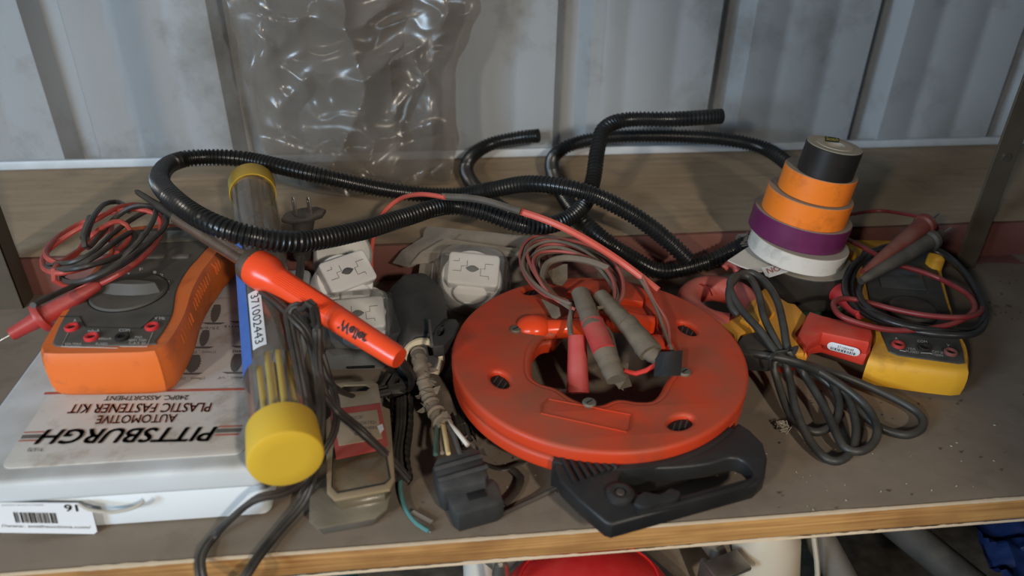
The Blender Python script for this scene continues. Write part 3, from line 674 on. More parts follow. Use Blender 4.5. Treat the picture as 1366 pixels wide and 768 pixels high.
# loose flap of the white tape and the small tag stuck under it
mwt = M('white_tape', (.62, .59, .53), .5, .25)
def sheet(name, l, th, mat, par):
    bm = bmesh.new(); f = bm.faces.new([bm.verts.new(P(*a)) for a in l]); r = bmesh.ops.extrude_face_region(bm, geom=[f])
    bmesh.ops.translate(bm, vec=(0, 0, -th), verts=[v for v in r['geom'] if isinstance(v, bmesh.types.BMVert)]); return bm_obj(name, bm, mat, par, False)
sheet('loose_flap', [(1004, 325, .046), (971, 347, .0455), (988, 355, .0455), (1010, 362, .0458), (1038, 362, .046), (1040, 345, .046)], .0008, mwt, tw_)
tg = sheet('paper_tag', [(1015, 357, .0465), (1021, 367, .0465), (1026, 369.5, .0465), (1054, 361, .0465), (1048, 350, .0465)], .0005, m_sticker, tw_)
ptext('NO', (1025, 365), (1042, 360.5), (1022, 358), .047, m_print_red, tg)

# ------------------------------------------------------------------ wire-pulling reel
ZR = .045; RC = Vector((.1155, .4435, 0)); RR = .1085
def reel():
    t = thing('fish_tape_reel', 'big round orange-red reel with black grip handle at the shelf centre', 'reel')
    mr = M('orange_red_plastic', (.64, .044, .008), .36, .62, bump=.08, scale=22, var=.08, dustcol=(.21, .080, .045), stain=(.17, .055, .025), stain_amt=.5, stain_scale=18)
    # scalloped inner opening traced on the reel's top plane
    inn = [(708, 458), (702, 478), (704, 500), (718, 512), (740, 519), (760, 532), (785, 541), (806, 541), (826, 534), (850, 537), (872, 536), (886, 526), (896, 508), (905, 494), (903, 470), (893, 452), (880, 440), (868, 425), (846, 416), (820, 412), (795, 412), (772, 415), (756, 420), (740, 437), (722, 441)]
    inn = [P(x, y, ZR)[:2] for x, y in inn]
    hol = [(667, 505, 15), (917, 437, 14), (908, 562, 15), (712, 386, 13)]
    outs = [ell(RR, RR, 110, RC.x, RC.y), [tuple(v[:2]) for v in cr([Vector((*p, 0)) for p in inn], .003, True)]]
    for x, y, s in hol:
        c = P(x, y, ZR); d = Vector((c.x-RC.x, c.y-RC.y)); a = math.atan2(d.y, d.x)+math.pi/2
        outs.append(ell(.0098, .0060, 24, c.x, c.y, a))
    plate('upper_shell', outs, Matrix.Translation((0, 0, ZR)), .0115, mr, t, .0030, 5)
    plate('lower_shell', [ell(RR-.0005, RR-.0005, 110, RC.x, RC.y), outs[1]], Matrix.Translation((0, 0, .0325)), .0115, mr, t, .0028, 4)
    ring('coiled_tape', (RC.x, RC.y, .027), [(.062, 0), (RR-.005, 0), (RR-.005, .010), (.062, .010)], M('dark_spring_steel', (.03, .028, .026), .5, .3, .5), t, 64)
    for x, y, s_ in hol:        # dark slots with the steel tape showing
        c = P(x, y, ZR); d = Vector((c.x-RC.x, c.y-RC.y)); a = math.atan2(d.y, d.x)+math.pi/2
        sl = plate('slot_floor', [ell(.0118, .0078, 24, c.x, c.y, a)], Matrix.Translation((0, 0, ZR-.0042)), .001, m_print_black, t, .0001)
        for k in range(-1, 2):
            o = c+Vector((math.cos(a), math.sin(a), 0))*k*.0056; box('steel_strand', (o.x, o.y, ZR-.0038), (.0010, .011, .0008), bpy.data.materials.get('dim_strand') or M('dim_strand', (.12, .11, .1), .4, .2, .8), sl, R=Matrix.Rotation(-.5, 3, 'Z'), bev=0)
    mcl = M('worn_clean_orange_plastic', (.80, .06, .009), .22, .10, bump=.03, var=.05)
    # raised inner rim with grip bumps
    rim = [Vector((*p, ZR-.0048)) for p in inn]
    bm = bmesh.new(); add_tube(bm, cr(rim, .003, True), .0042, 10, closed=True); bm_obj('inner_rim', bm, mr, t)
    kn = P(712, 434, ZR); bm = bmesh.new()
    bmesh.ops.create_uvsphere(bm, u_segments=24, v_segments=14, radius=.0125, matrix=Matrix.Translation((kn.x+.0, kn.y, ZR-.002)) @ Matrix.Diagonal((1.15, 1, .75, 1)))
    bm_obj('grip_bump', bm, mcl, t)
    for (a, b, r) in (((722, 440), (790, 436), .0085), ((818, 425), (876, 440), .0105)):
        A, B = P(*a, ZR-.004), P(*b, ZR-.004); rod('winding_grip', A, B, [(0, r*.6), (.08, r), (.3, r*.9), (.7, r*.9), (.92, r), (1, r*.6)], mcl, t, 24)
    c = P(880, 458, ZR); bm = bmesh.new(); bmesh.ops.create_uvsphere(bm, u_segments=20, v_segments=12, radius=.011, matrix=Matrix.Translation((c.x, c.y, ZR-.003)) @ Matrix.Diagonal((1, 1.3, .6, 1))); bm_obj('grip_bump', bm, mcl, t)
    # raised block at the back
    pp('raised_block', [[(756, 388), (780, 372), (835, 374), (868, 388), (858, 402), (800, 392)]], ZR+.006, .008, mr, t, .002)
    # screws
    for x, y in ((688, 440), (786, 538), (913, 497)):
        c = P(x, y, ZR); s = disc('screw', (c.x, c.y, ZR-.0006), .0048, .0024, m_steel, t, seg=20, bev=.0008)
        s.data.materials[0] = M('dull_screw', (.22, .2, .16), .5, .5, .7)
        bm = bmesh.new(); add_box(bm, (c.x, c.y, ZR+.0018), (.0055, .0009, .0004), Matrix.Rotation(.6, 3, 'Z')); bm_obj('slot', bm, m_print_black, s)
    # moulded name panel, a low frame on the shell
    fr = [(722, 541), (732, 532), (842, 553), (840, 572), (836, 576), (722, 551)]; o2 = [P(x, y, ZR+.0006) for x, y in fr]
    bm = bmesh.new(); add_tube(bm, cr(o2, .1, True), .0004, 6, closed=True); bm_obj('moulded_frame', bm, mr, t)
    # handle
    mh = M('black_handle_plastic', (.013, .0135, .015), .42, .15, bump=.15, scale=30, dustcol=(.10, .09, .075))
    zh = .0335
    out = [(737, 597), (741, 626), (748, 642), (772, 666), (808, 696), (817, 699), (1008, 646), (1021, 634), (1024, 610), (1018, 590), (1000, 572), (985, 563), (965, 580), (930, 598), (880, 609), (830, 611), (780, 606)]
    hole = [(826, 640), (832, 628), (846, 624), (900, 623), (945, 618), (975, 610), (992, 614), (1004, 628), (1003, 634), (985, 640), (905, 661), (880, 665), (850, 656)]
    hd = plate('handle', [[P(x, y, zh)[:2] for x, y in out], [tuple(v[:2]) for v in cr([P(x, y, zh) for x, y in hole], .003, True)]], Matrix.Translation((0, 0, zh)), .0130, mh, t, .0020, 3)
    tag(hd, 'black plastic grip handle')
    pp('handle_foot', [[(756, 622), (764, 636), (788, 656), (816, 676), (826, 672), (806, 642), (776, 616)]], .0215, .0210, mh, hd, .0015)
    A0, A1 = P(738, 596, ZR), P(992, 560, ZR); a0 = math.atan2(A0.y-RC.y, A0.x-RC.x); a1 = math.atan2(A1.y-RC.y, A1.x-RC.x); ar = [a0+(a1-a0)*k/40 for k in range(41)]
    co = [(RC.x+math.cos(a)*(RR-.002), RC.y+math.sin(a)*(RR-.002)) for a in ar]+[(RC.x+math.cos(a)*(RR+.0035), RC.y+math.sin(a)*(RR+.0035)) for a in ar[::-1]]
    plate('rim_collar', [co], Matrix.Translation((0, 0, .0345)), .0225, mh, hd, .001)
    ih = [(846, 676), (905, 667), (985, 645), (1004, 637), (1009, 640), (992, 650), (905, 673), (850, 686)]
    pp('grip_ridge', [ih], zh+.0015, .003, mh, hd, .0012)
    bm = bmesh.new()
    for k in range(7):
        x = 752+k*10.5; a, b = P(x-3, 609+k*1.2, zh+.0012), P(x+15-k, 643-k*3.2, zh+.0012); add_tube(bm, [a, (a+b)/2, b], .0016, 8)
    bm_obj('vent_rib', bm, mh, hd)
    c = P(827, 660, zh); ring('nozzle_boss', (c.x, c.y, zh-.001), [(.0035, 0), (.009, 0), (.0085, .003), (.006, .0045), (.0035, .004)], mh, hd, 28)
    disc('boss_screw', (c.x, c.y, zh), .003, .003, M('dark_screw', (.06, .055, .05), .5, .3, .5), hd, seg=16)
    # trigger lever
    lv = [(846, 670), (858, 655), (880, 658), (895, 650), (907, 654), (905, 664), (880, 670), (862, 676)]
    pp('latch_lever', [lv], zh+.004, .006, mh, hd, .0012, .003)
    # steel tape leaving the handle
    ptube('tape_end', [(748, 648, .01), (720, 662, .004), (690, 676, .003), (660, 690, .003)], .0014, M('dark_wire', (.05, .045, .04), .5, .4, .5), t)
reel()

# ------------------------------------------------------------------ leads with taped clamps lying on the reel
def jumper():
    t = thing('lead_bundle', 'coil of thin pink and grey wires with taped red boots lying on the reel', 'cable bundle')
    mpk = M('dusty_pink_wire', (.40, .075, .065), .5, .38); mgy = M('dusty_grey_wire', (.13, .10, .075), .75, .6)
    c0 = [(762, 408), (735, 398), (712, 378), (698, 355), (697, 336), (712, 322), (740, 318), (775, 326), (808, 345), (827, 370), (832, 395), (822, 410), (800, 414)]
    for k in range(9):
        ox = (k % 3)*3.2-3; oy = (k//3)*4-3; sc = 1-.028*k; pts = []
        ph = random.uniform(0, 6)
        for i, (x, y) in enumerate(c0):
            xx = 768+(x-768)*sc+ox+2*math.sin(i*1.1+ph); yy = 368+(y-368)*sc+oy+2*math.cos(i*1.3+ph)
            if i == 0: xx, yy = 762+random.uniform(-4, 6), 400+k*1.8
            pts.append((xx, yy, .056+.0022*(k % 4)+.002*math.sin(i+ph)))
        ptube('wire_loop', pts, .0014 if k % 2 else .0016, mpk if k in (0, 2, 5, 7) else mgy, t, seg=7, step=.004)
    ptube('grey_loop', [(722, 372, .062), (730, 352, .064), (752, 344, .066), (785, 348, .066), (812, 358, .064)], .0030, mgy, t)
    ptube('wire_loop', [(848, 362, .062), (862, 385, .06), (876, 412, .056), (886, 440, .052), (897, 468, .05)], .0014, mgy, t)
    ptube('wire_loop', [(856, 366, .064), (872, 400, .058), (890, 430, .053), (893, 462, .05)], .0014, mpk, t)
    mtp = M('dusty_friction_tape', (.12, .095, .068), .85, .45, scale=70, bump=.5); mrb = M('red_boot', (.46, .035, .035), .45, .3)
    def cyl(name, a, b, r0, r1, mat, wob=.0003, steps=28, par=t):
        A, B = P(*a), P(*b); bm = bmesh.new(); pts = [A+(B-A)*i/steps for i in range(steps+1)]
        sd = random.random()*10
        add_tube(bm, pts, [r0+(r1-r0)*i/steps+wob*noise.noise(Vector((i*.22, sd, 0)))*1.2 for i in range(steps+1)], 16, flat=.8); return bm_obj(name, bm, mat, par)
    cyl('tape_wrap', (774, 390, .066), (792, 437, .062), .0072, .0078, mtp)
    cyl('red_boot', (790, 430, .062), (806, 468, .056), .0088, .0086, mrb, .0001)
    cyl('tape_wrap', (803, 460, .056), (822, 506, .046), .0092, .0072, mtp, .0006)
    cyl('tape_wrap', (800, 394, .064), (836, 432, .060), .0068, .0078, mtp)
    cyl('tape_wrap', (834, 428, .060), (868, 470, .052), .0082, .0096, mtp, .0006)
    cyl('tape_wrap', (858, 462, .052), (884, 484, .048), .0090, .0050, mtp, .0008)
    cyl('red_boot', (770, 448, .054), (771, 524, .024), .0068, .0082, mrb, .0001)
    ptube('red_wire', [(832, 494, .047), (848, 498, .045), (862, 494, .047), (878, 484, .05)], .0018, M('bright_red_wire', (.6, .04, .03), .35, .1), t)
    for l in ([(815, 486, .047), (838, 484, .048), (838, 500, .043), (843, 514, .03), (826, 518, .033), (814, 500, .044)], [(806, 492, .047), (822, 496, .046), (832, 520, .028), (812, 505, .038)]):
        sheet('loose_tape', l, .0008, mtp, t)
    ptube('wire_tail', [(764, 410, .056), (760, 430, .054), (762, 448, .054)], .0022, mgy, t); ptube('wire_tail', [(784, 415, .056), (812, 440, .052), (822, 470, .05)], .0012, mgy, t)
    bm = bmesh.new(); n = 10; g = []
    for j in range(n+1):
        row = []
        for i in range(n+1):
            u, v = i/n, j/n; x = 875+u*36-3*v; y = 470+v*32-u*(3-2*v); row.append(bm.verts.new(P(x, y, .052+.007*math.sin(math.pi*u)*(1-.4*v))))
        g.append(row)
    for r0, r1 in zip(g, g[1:]):
        for i in range(n): bm.faces.new((r0[i], r0[i+1], r1[i+1], r1[i]))
    bmesh.ops.solidify(bm, geom=bm.faces[:], thickness=.001); tag(bm_obj('tape_flag', bm, M('blue_grey_tape', (.055, .065, .08), .5, .25), t), 'blue-grey folded tape flag')
    # grey rag of tape hanging under the coil
    o = sheet('tape_scrap', [(730, 362, .058), (752, 352, .062), (757, 352, .062), (757, 372, .056), (750, 380, .054), (738, 377, .054)], .001, mtp, t)
    o = sheet('tape_scrap', [(722, 398, .052), (746, 410, .054), (748, 420, .052), (742, 424, .050), (736, 422, .050)], .001, mtp, t)
jumper()

# ------------------------------------------------------------------ adapters in blister packs
m_white = M('white_moulded_plastic', (.88, .88, .88), .3, .04, bump=.01, var=.02)
m_shell = film('clear_blister', (.55, .56, .55), .14, .06, .22)
m_shell_edge = film('blister_edge', (.6, .6, .58), .5, .08, .35)
m_card = film('dusty_clear_card', (.34, .31, .27), .55, .25, .12)
def adapter(c, nrm, xdir, label, printed=True, tagp=False, r=.0225, shell=True, k=1.0):
    t = thing('adapter', label, 'adapter', None)
    Mx = frame(c, xdir, nrm); n = Mx.to_3x3() @ Vector((0, 0, 1))*k; c = Vector(c); r *= k; Mx = Mx @ Matrix.Scale(k, 4)
    rod('body', c-n*.024, c-n*.002, [(0, r*.86), (.1, r*.93), (.12, r), (.9, r), (1, r*.95), (1, r*.4)], m_white, t, 40)
    fp = plate('face_plate', [rrect(.037, .025, .003, 4)], Mx @ Matrix.Translation((.001, .003, .008)), .011, m_white, t, .0016, 3)
    plate('lower_rim', [ell(r/k*.55, r/k*.35, 24, 0, -.014)], Mx @ Matrix.Translation((0, 0, .004)), .006, m_white, t, .0015, 3)
    z = .0083; L = [[(-.014, .0005), (-.008, .0005), (-.008, .0045), (-.004, .0045), (-.004, .009)], [(-.014, .008), (-.010, .008), (-.010, .010)], [(.015, .0075), (.009, .0075), (.009, .0035), (.006, .0035), (.006, -.002), (.012, -.002), (.012, -.004)]]
    for l in L:
        bm = bmesh.new(); add_tube(bm, [Mx @ Vector((x, y, z)) for x, y in l], .0003, 5); bm_obj('moulded_line', bm, M('grey_line', (.2, .2, .2), .6, 0, bump=0) if not bpy.data.materials.get('grey_line') else bpy.data.materials['grey_line'], fp, False)
    eye = [(-.005, .003)]+[(-.005+.010*k/8, .003+.0026*math.sin(math.pi*k/8)) for k in range(1, 8)]+[(.005, .003)]+[(.005-.010*k/8, .003-.0026*math.sin(math.pi*k/8)) for k in range(1, 8)]
    plate('slot', [eye], Mx @ Matrix.Translation((0, 0, z+.0003)), .0006, bpy.data.materials.get('grey_eye') or M('grey_eye', (.12, .12, .12), .6, 0, bump=0), fp, .0001)
    if shell:
        bm = bmesh.new(); lo = rrect(.060, .052, .008, 5); hi = rrect(.048, .040, .010, 5); kk = len(lo)
        rg = [[bm.verts.new(Mx @ Vector((x, y, zz))) for x, y in o] for o, zz in ((lo, -.026), (lo, -.022), (hi, .010), ([(x*.93, y*.93) for x, y in hi], .0125))]
        for A, B in zip(rg, rg[1:]):
            for i in range(kk): bm.faces.new((A[i], A[(i+1) % kk], B[(i+1) % kk], B[i]))
        bm.faces.new(rg[-1]); bm_obj('blister_shell', bm, m_shell, t)
        bm = bmesh.new(); add_tube(bm, [Mx @ Vector((x, y, -.0245)) for x, y in lo], .0007, 6, closed=True); bm_obj('shell_edge', bm, m_shell_edge, t)
    return t, Mx
t, Mx = adapter(P(629, 369, .036), Vector((.02, -.62, .78)), Vector((1, -.10, -.1)), 'white plug adapter sealed in a clear blister behind the reel', k=1.22)
plate('backing_card', [rrect(.092, .075, .006, 4, .006, .012)], Mx @ Matrix.Translation((0, .0, -.0265)), .0012, m_card, t, .0003)
c2 = thing('blister_card', 'pair of dusty clear blister flaps left of the boxed white adapter', 'packaging')
for i, l in enumerate(([(524, 350, .03), (536, 334, .038), (576, 308, .048), (612, 312, .048), (600, 326, .04), (552, 354, .03), (545, 356, .03)], [(548, 352, .034), (562, 336, .042), (594, 318, .052), (660, 328, .05), (698, 332, .046), (696, 342, .042), (640, 335, .04), (604, 332, .04), (572, 350, .034)])):
    sheet('flap', l, .0008, film('flap_film%d' % i, (.30, .27, .23), .6, .2, .15), c2)
adapter(P(462, 372, .052), Vector((.38, -.55, .75)), Vector((.72, .50, .0)), 'white plug adapter nearest the black plug, its face towards the soldering iron', shell=False, r=.0215, k=1.15)
tt, Mx = adapter(P(478, 428, .034), Vector((.1, -.6, .8)), Vector((1, .1, 0)), 'white plug adapter under the handle end of the soldering iron', shell=True, r=.0225, k=1.1)
pl_ = sheet('blister_edge', [(436, 466, .02), (512, 462, .02), (517, 486, .006), (510, 490, .004), (440, 492, .004), (430, 478, .012)], .001, film('grey_blister_edge', (.25, .27, .28), .5, .1, .2), tt)
quad('printed_strip', [P(a, b, .0075) for a, b in ((463, 489), (500, 487), (500, 491), (463, 492))], m_print_black, tt)
# big translucent white lump (drum of the first adapter's pack)
dm = M('frosted_plastic', (.66, .66, .62), .3, .15, bump=.02)
t3 = thing('white_spool', 'round frosted white cap standing behind the white adapters', 'cap')
rod('drum', P(455, 352, .02), P(458, 338, .05), [(0, .022), (.1, .026), (.9, .026), (1, .023), (1, .015)], dm, t3, 36)
t3 = thing('white_spool', 'small round white cap between the adapters and the black housing', 'cap')
rod('drum', P(490, 430, .0), P(490, 396, .03), [(0, .015), (.1, .017), (.9, .017), (1, .014), (1, .01)], dm, t3, 32)

# ------------------------------------------------------------------ lamp socket harness
def harness():
    t = thing('wiring_harness', 'black plastic housing with taped cable, coloured wires and a square connector', 'wiring harness')
    mb = M('dusty_black_housing', (.026, .029, .032), .45, .42, bump=.15, dustcol=(.10, .095, .085))
    zt = .045
    a, b = P(553, 388, .026), P(568, 472, .026)
    ax = b-a; bm = bmesh.new(); steps = 16; pts = [a+ax*i/steps for i in range(steps+1)]
    rr = [.019, .0225, .0245, .025, .025, .025, .025, .025, .0245, .024, .0235, .023, .0225, .022, .022, .0215, .020]
    add_tube(bm, pts, rr, 8, flat=1.0, rot=math.pi/8); bmesh.ops.bevel(bm, geom=bm.edges[:], offset=.0012, segments=1, affect='EDGES'); bm_obj('housing', bm, mb, t)
    pp('side_block', [[(516, 388), (536, 384), (542, 400), (542, 440), (522, 446), (514, 420)]], .038, .036, mb, t, .003)
    tb_ = pp('mounting_tab', [[(574, 448), (582, 436), (598, 424), (608, 424), (613, 430), (606, 446), (592, 460), (578, 462)], ell(3.5, 6, 16, 588, 441, .5)], .046, .011, mb, t, .0022)
    pp('top_rib', [[(571, 425), (574, 425), (578, 458), (574, 458)]], .0535, .004, M('scuffed_rib', (.12, .12, .11), .6, .3), t, .0008)
    fc = P(564, 479, .026); n = Vector((.03, -.85, .5)).normalized()
    Mf = frame(fc, (1, 0, 0), n)
    ring('cream_collar', fc+n*.001, [(.0105, -.001), (.0165, -.001), (.0168, .003), (.0155, .0045), (.012, .004), (.0105, .0)], M('cream_plastic', (.60, .53, .38), .5, .2), t, 40, R=Mf.to_3x3())
    disc('socket_mouth', fc+n*.0005, .0115, .001, m_print_black, t, n=n)
    rod('housing_nose', fc-n*.02, fc, [(0, .022), (.6, .0215), (1, .0185)], mb, t, 32)
    mtp = M('shredded_cloth_tape', (.20, .175, .14), .9, .45, scale=90, bump=.8, var=.3)
    path = cr([P(558, 470, .036), P(561, 488, .036), P(566, 508, .028), P(572, 530, .022), P(583, 552, .020), P(594, 568, .02)], .0015)
    bm = bmesh.new(); add_tube(bm, path, [.0052+.0009*noise.noise(Vector((i*.8, 0, 0)))+(.0007 if i % 6 < 2 else 0)+.002*max(0, i/len(path)-.55) for i in range(len(path))], 14); cb_ = bm_obj('taped_cable', bm, mtp, t)
    bm = bmesh.new()
    for i in range(34):
        p = random.choice(path[len(path)//4:]); d = Vector([random.uniform(-1, 1) for _ in range(3)]).normalized(); q = p+d*.006; e = d.cross(Vector((random.random(), 1, .3))).normalized()*.003
        k = random.uniform(.003, .007); bm.faces.new([bm.verts.new(v) for v in (q-e, q+e, q+e*.4+d*k*.6, q-e*.8+d*k)])
    tag(bm_obj('tape_shreds', bm, mtp, cb_, False), kind='stuff')
    for col, l in (((.03, .09, .07), [(584, 556, .02), (582, 580, .02), (581, 606, .022)]), ((.62, .48, .22), [(590, 560, .022), (594, 582, .024), (598, 605, .024)]), ((.06, .06, .06), [(594, 560, .022), (605, 580, .025), (614, 606, .024)]), ((.7, .68, .6), [(597, 562, .022), (610, 576, .026), (624, 594, .024)]), ((.3, .25, .2), [(587, 560, .018), (588, 580, .018), (590, 604, .02)])):
        ptube('core_wire', l, .0016, M('core_%d' % int(col[0]*1000), col, .5, .25), t, seg=8)
    # connector: body with ridges then a smaller mating block
    zc = .024
    cn = pp('connector', [[(577, 620), (582, 610), (630, 595), (640, 598), (652, 632), (648, 640), (592, 654), (586, 650)]], zc, .020, mb, t, .0028)
    for l in ([(579, 626), (642, 608)], [(584, 641), (650, 622)]):
        A, B = P(*l[0], zc+.0005), P(*l[1], zc+.0005); bm = bmesh.new(); add_tube(bm, [A, B], .0018, 8); bm_obj('ridge', bm, mb, cn)
    pp('mating_block', [[(594, 656), (656, 636), (664, 642), (672, 666), (664, 672), (612, 686), (604, 680)]], .017, .0165, mb, t, .0022)
    A, B = P(612, 692, .023), P(662, 680, .023)
    box('keyway', P(636, 660, .0172), (.012, .006, .001), m_print_black, t, R=Matrix.Rotation(.25, 3, 'Z'), bev=.0002)
harness()
# second taped lump behind the cable
tube('cable_stub', [P(575, 510, .012), P(588, 530, .012), P(594, 556, .010)], .0085, M('brown_old_tape', (.09, .075, .06), .9, .6), None); tag(bpy.context.scene.collection.objects[-1], 'short stub of brown taped cable beside the harness cable', 'cable')

# split loom pieces
def loom(pts, r, label, wires=True):
    t = thing('split_conduit', label, 'conduit'); c = cr(PP(pts), .002); bm = bmesh.new(); prev = None
    u0 = None
    for i, p in enumerate(c):
        d = (c[min(i+1, len(c)-1)]-c[max(i-1, 0)]).normalized(); s = d.cross(Vector((0, 0, 1))).normalized(); v = s.cross(d)
        rr = r*(1 if i % 3 else .9); row = []
        for k in range(13):
            a = math.radians(130+280*k/12)
            row.append(bm.verts.new(p+(s*math.cos(a)+v*math.sin(a))*rr))
        if prev:
            for k in range(12): bm.faces.new((prev[k], row[k], row[k+1], prev[k+1]))
        prev = row
    bmesh.ops.solidify(bm, geom=bm.faces[:], thickness=.0009); bm_obj('half_shell', bm, M('loom_'+label[:6], (.022, .021, .02), .5, .4), t)
    if wires:
        for k in range(3):
            bm = bmesh.new(); add_tube(bm, [p+Vector(((k-1)*.0025, 0, .001*k)) for p in c], .0017, 6); bm_obj('inner_wire', bm, m_cord, t)
    return t
loom([(536, 532, .010), (535, 570, .010), (530, 610, .008), (534, 640, .007)], .0088, 'split black conduit piece right of the red-labelled blister box')
loom([(606, 515, .010), (612, 550, .009), (622, 590, .008)], .0075, 'broken black conduit piece between harness cable and reel')
t = thing('teal_wire', 'short teal wire with bare end curving on the shelf near its edge', 'wire')
ptube('insulation', [(535, 630, .006), (534, 655, .004), (542, 680, .003), (556, 698, .003), (572, 708, .002)], .0015, M('teal_insulation', (.06, .22, .22), .45, .2), t)
ptube('bare_end', [(570, 707, .002), (575, 709, .002)], .0007, m_steel, t, step=.001)
t = thing('plastic_strip', 'thin black plastic strip curled in a loop beside the square connector', 'strip')
ptube('strip', [(640, 616, .004), (668, 626, .005), (690, 620, .004), (716, 612, .004), (733, 618, .004)], .0017, m_blackpl, t, flat=.5)
ptube('strip', [(672, 672, .003), (688, 655, .004), (694, 636, .004), (680, 624, .004)], .0028, m_blackpl, t, flat=.4)
for i, l in enumerate(([(470, 536, .008), (520, 522, .012), (560, 516, .010), (603, 512, .006)], [(500, 522, .006), (545, 512, .012), (600, 507, .005)], [(520, 500, .01), (508, 518, .006), (480, 522, .01), (462, 545, .006)])):
    o = ptube('black_cable', l, .0026, m_cord, None); tag(o, ['black cable crossing under the taped cable, front strand', 'black cable crossing under the taped cable, rear strand', 'short black cable end hooked beside the iron handle'][i], 'cable')
o = pp('rubber_clip', [[(524, 496), (534, 492), (544, 512), (540, 520), (518, 518), (516, 510)], ell(2.2, 5, 14, 530, 507, .3)], .014, .012, m_blackpl, None, .002); tag(o, 'small black rubber clip with a slot below the housing', 'clip')

# ------------------------------------------------------------------ dirty blister boxes of fasteners
def hardware_box():
    mf = film('yellowed_blister', (.17, .13, .08), .72, .2, .12); mfe = M('yellowed_rim', (.27, .205, .12), .35, .3)
    t = thing('blister_pack', 'yellowed clear hardware pack with hanging slot and red label', 'packaging')
    slot = [(452, 519), (458, 514), (488, 513), (494, 517), (488, 521), (458, 523)]
    pp('hang_card', [[(438, 520), (446, 511), (496, 507), (504, 512), (510, 545), (446, 552)], slot], .0285, .0012, M('tan_card', (.27, .22, .15), .7, .4), t, .0003)
    lab = pp('red_label', [[(441, 546), (507, 537), (518, 592), (512, 598), (448, 612)]], .0292, .0008, M('red_card', (.42, .04, .035), .6, .3), t, .0002)
    pp('paper_panel', [[(444, 554), (503, 546), (510, 584), (452, 594)]], .0297, .0006, M('tan_paper', (.38, .30, .2), .7, .3), lab, .0001)
    for i, (s, x, y, ww) in enumerate((('PACK', 463, 560, 22), ('ASSORTED', 470, 567, 32), ('FASTENERS', 470, 574, 34), ('SIZES', 472, 581, 24))): ptext(s, (x, y), (x+ww, y-2), (x-.5, y-4.2), .0301, m_print_dark, lab)
    sheet('torn_chip', [(503, 568, .0302), (510, 565, .0302), (512, 572, .0302), (507, 578, .0302)], .0004, m_sticker, lab)
    out = [(434, 560), (446, 548), (510, 540), (520, 545), (527, 640), (520, 652), (446, 666), (436, 656)]
    pp('tray_rim', [out, [(446, 600), (512, 596), (518, 636), (512, 643), (452, 654), (446, 648)]], .027, .0028, mfe, t, .0012)
    bm = bmesh.new(); add_tube(bm, cr(PP([(x, y, .0272) for x, y in ((445, 598), (513, 594), (520, 638), (513, 645), (450, 657), (443, 649))]), .05, True), .0005, 6, closed=True); bm_obj('rim_groove', bm, m_print_black, t)
    pp('tray_window', [[(444, 598), (514, 594), (520, 638), (513, 646), (450, 657), (443, 649)]], .0265, .001, mf, t, .0002)
    pp('tray_body', [[(440, 600), (514, 594), (520, 640), (512, 650), (452, 662), (442, 655)]], .024, .014, film('tray_side', (.2, .16, .1), .55, .15, .16), t, .003)
    for i, l in enumerate(([(462, 600, .026), (480, 604, .026), (478, 638, .026), (468, 638, .026)], [(455, 640, .026), (480, 636, .026), (482, 646, .026), (458, 648, .026)])):
        sheet('dark_contents', l, .003, M('contents%d' % i, (.07, .05, .035), .8, .4), t)
    # second pack beneath
    t = thing('blister_pack', 'lower grey-clear hardware pack sticking out beneath the yellowed one', 'packaging')
    o2 = [(413, 660), (425, 650), (500, 640), (522, 655), (516, 678), (500, 690), (424, 704), (412, 694)]
    pp('tray_rim', [o2], .0125, .0022, film('grey_rim', (.24, .21, .155), .65, .2, .15), t, .001)
    pp('tray_body', [[(420, 668), (505, 650), (510, 676), (496, 688), (428, 700)]], .010, .0098, film('dusty_tray', (.13, .125, .115), .72, .15, .2), t, .0025)
    bm = bmesh.new()
    for i in range(26):
        c = P(random.uniform(424, 506), random.uniform(662, 690), .004+random.random()*.004); add_box(bm, c, (.004, .002, .002), Matrix.Rotation(random.random()*3, 3, 'Z'))
    tag(bm_obj('small_clips', bm, m_blackpl, t), kind='stuff')
hardware_box()

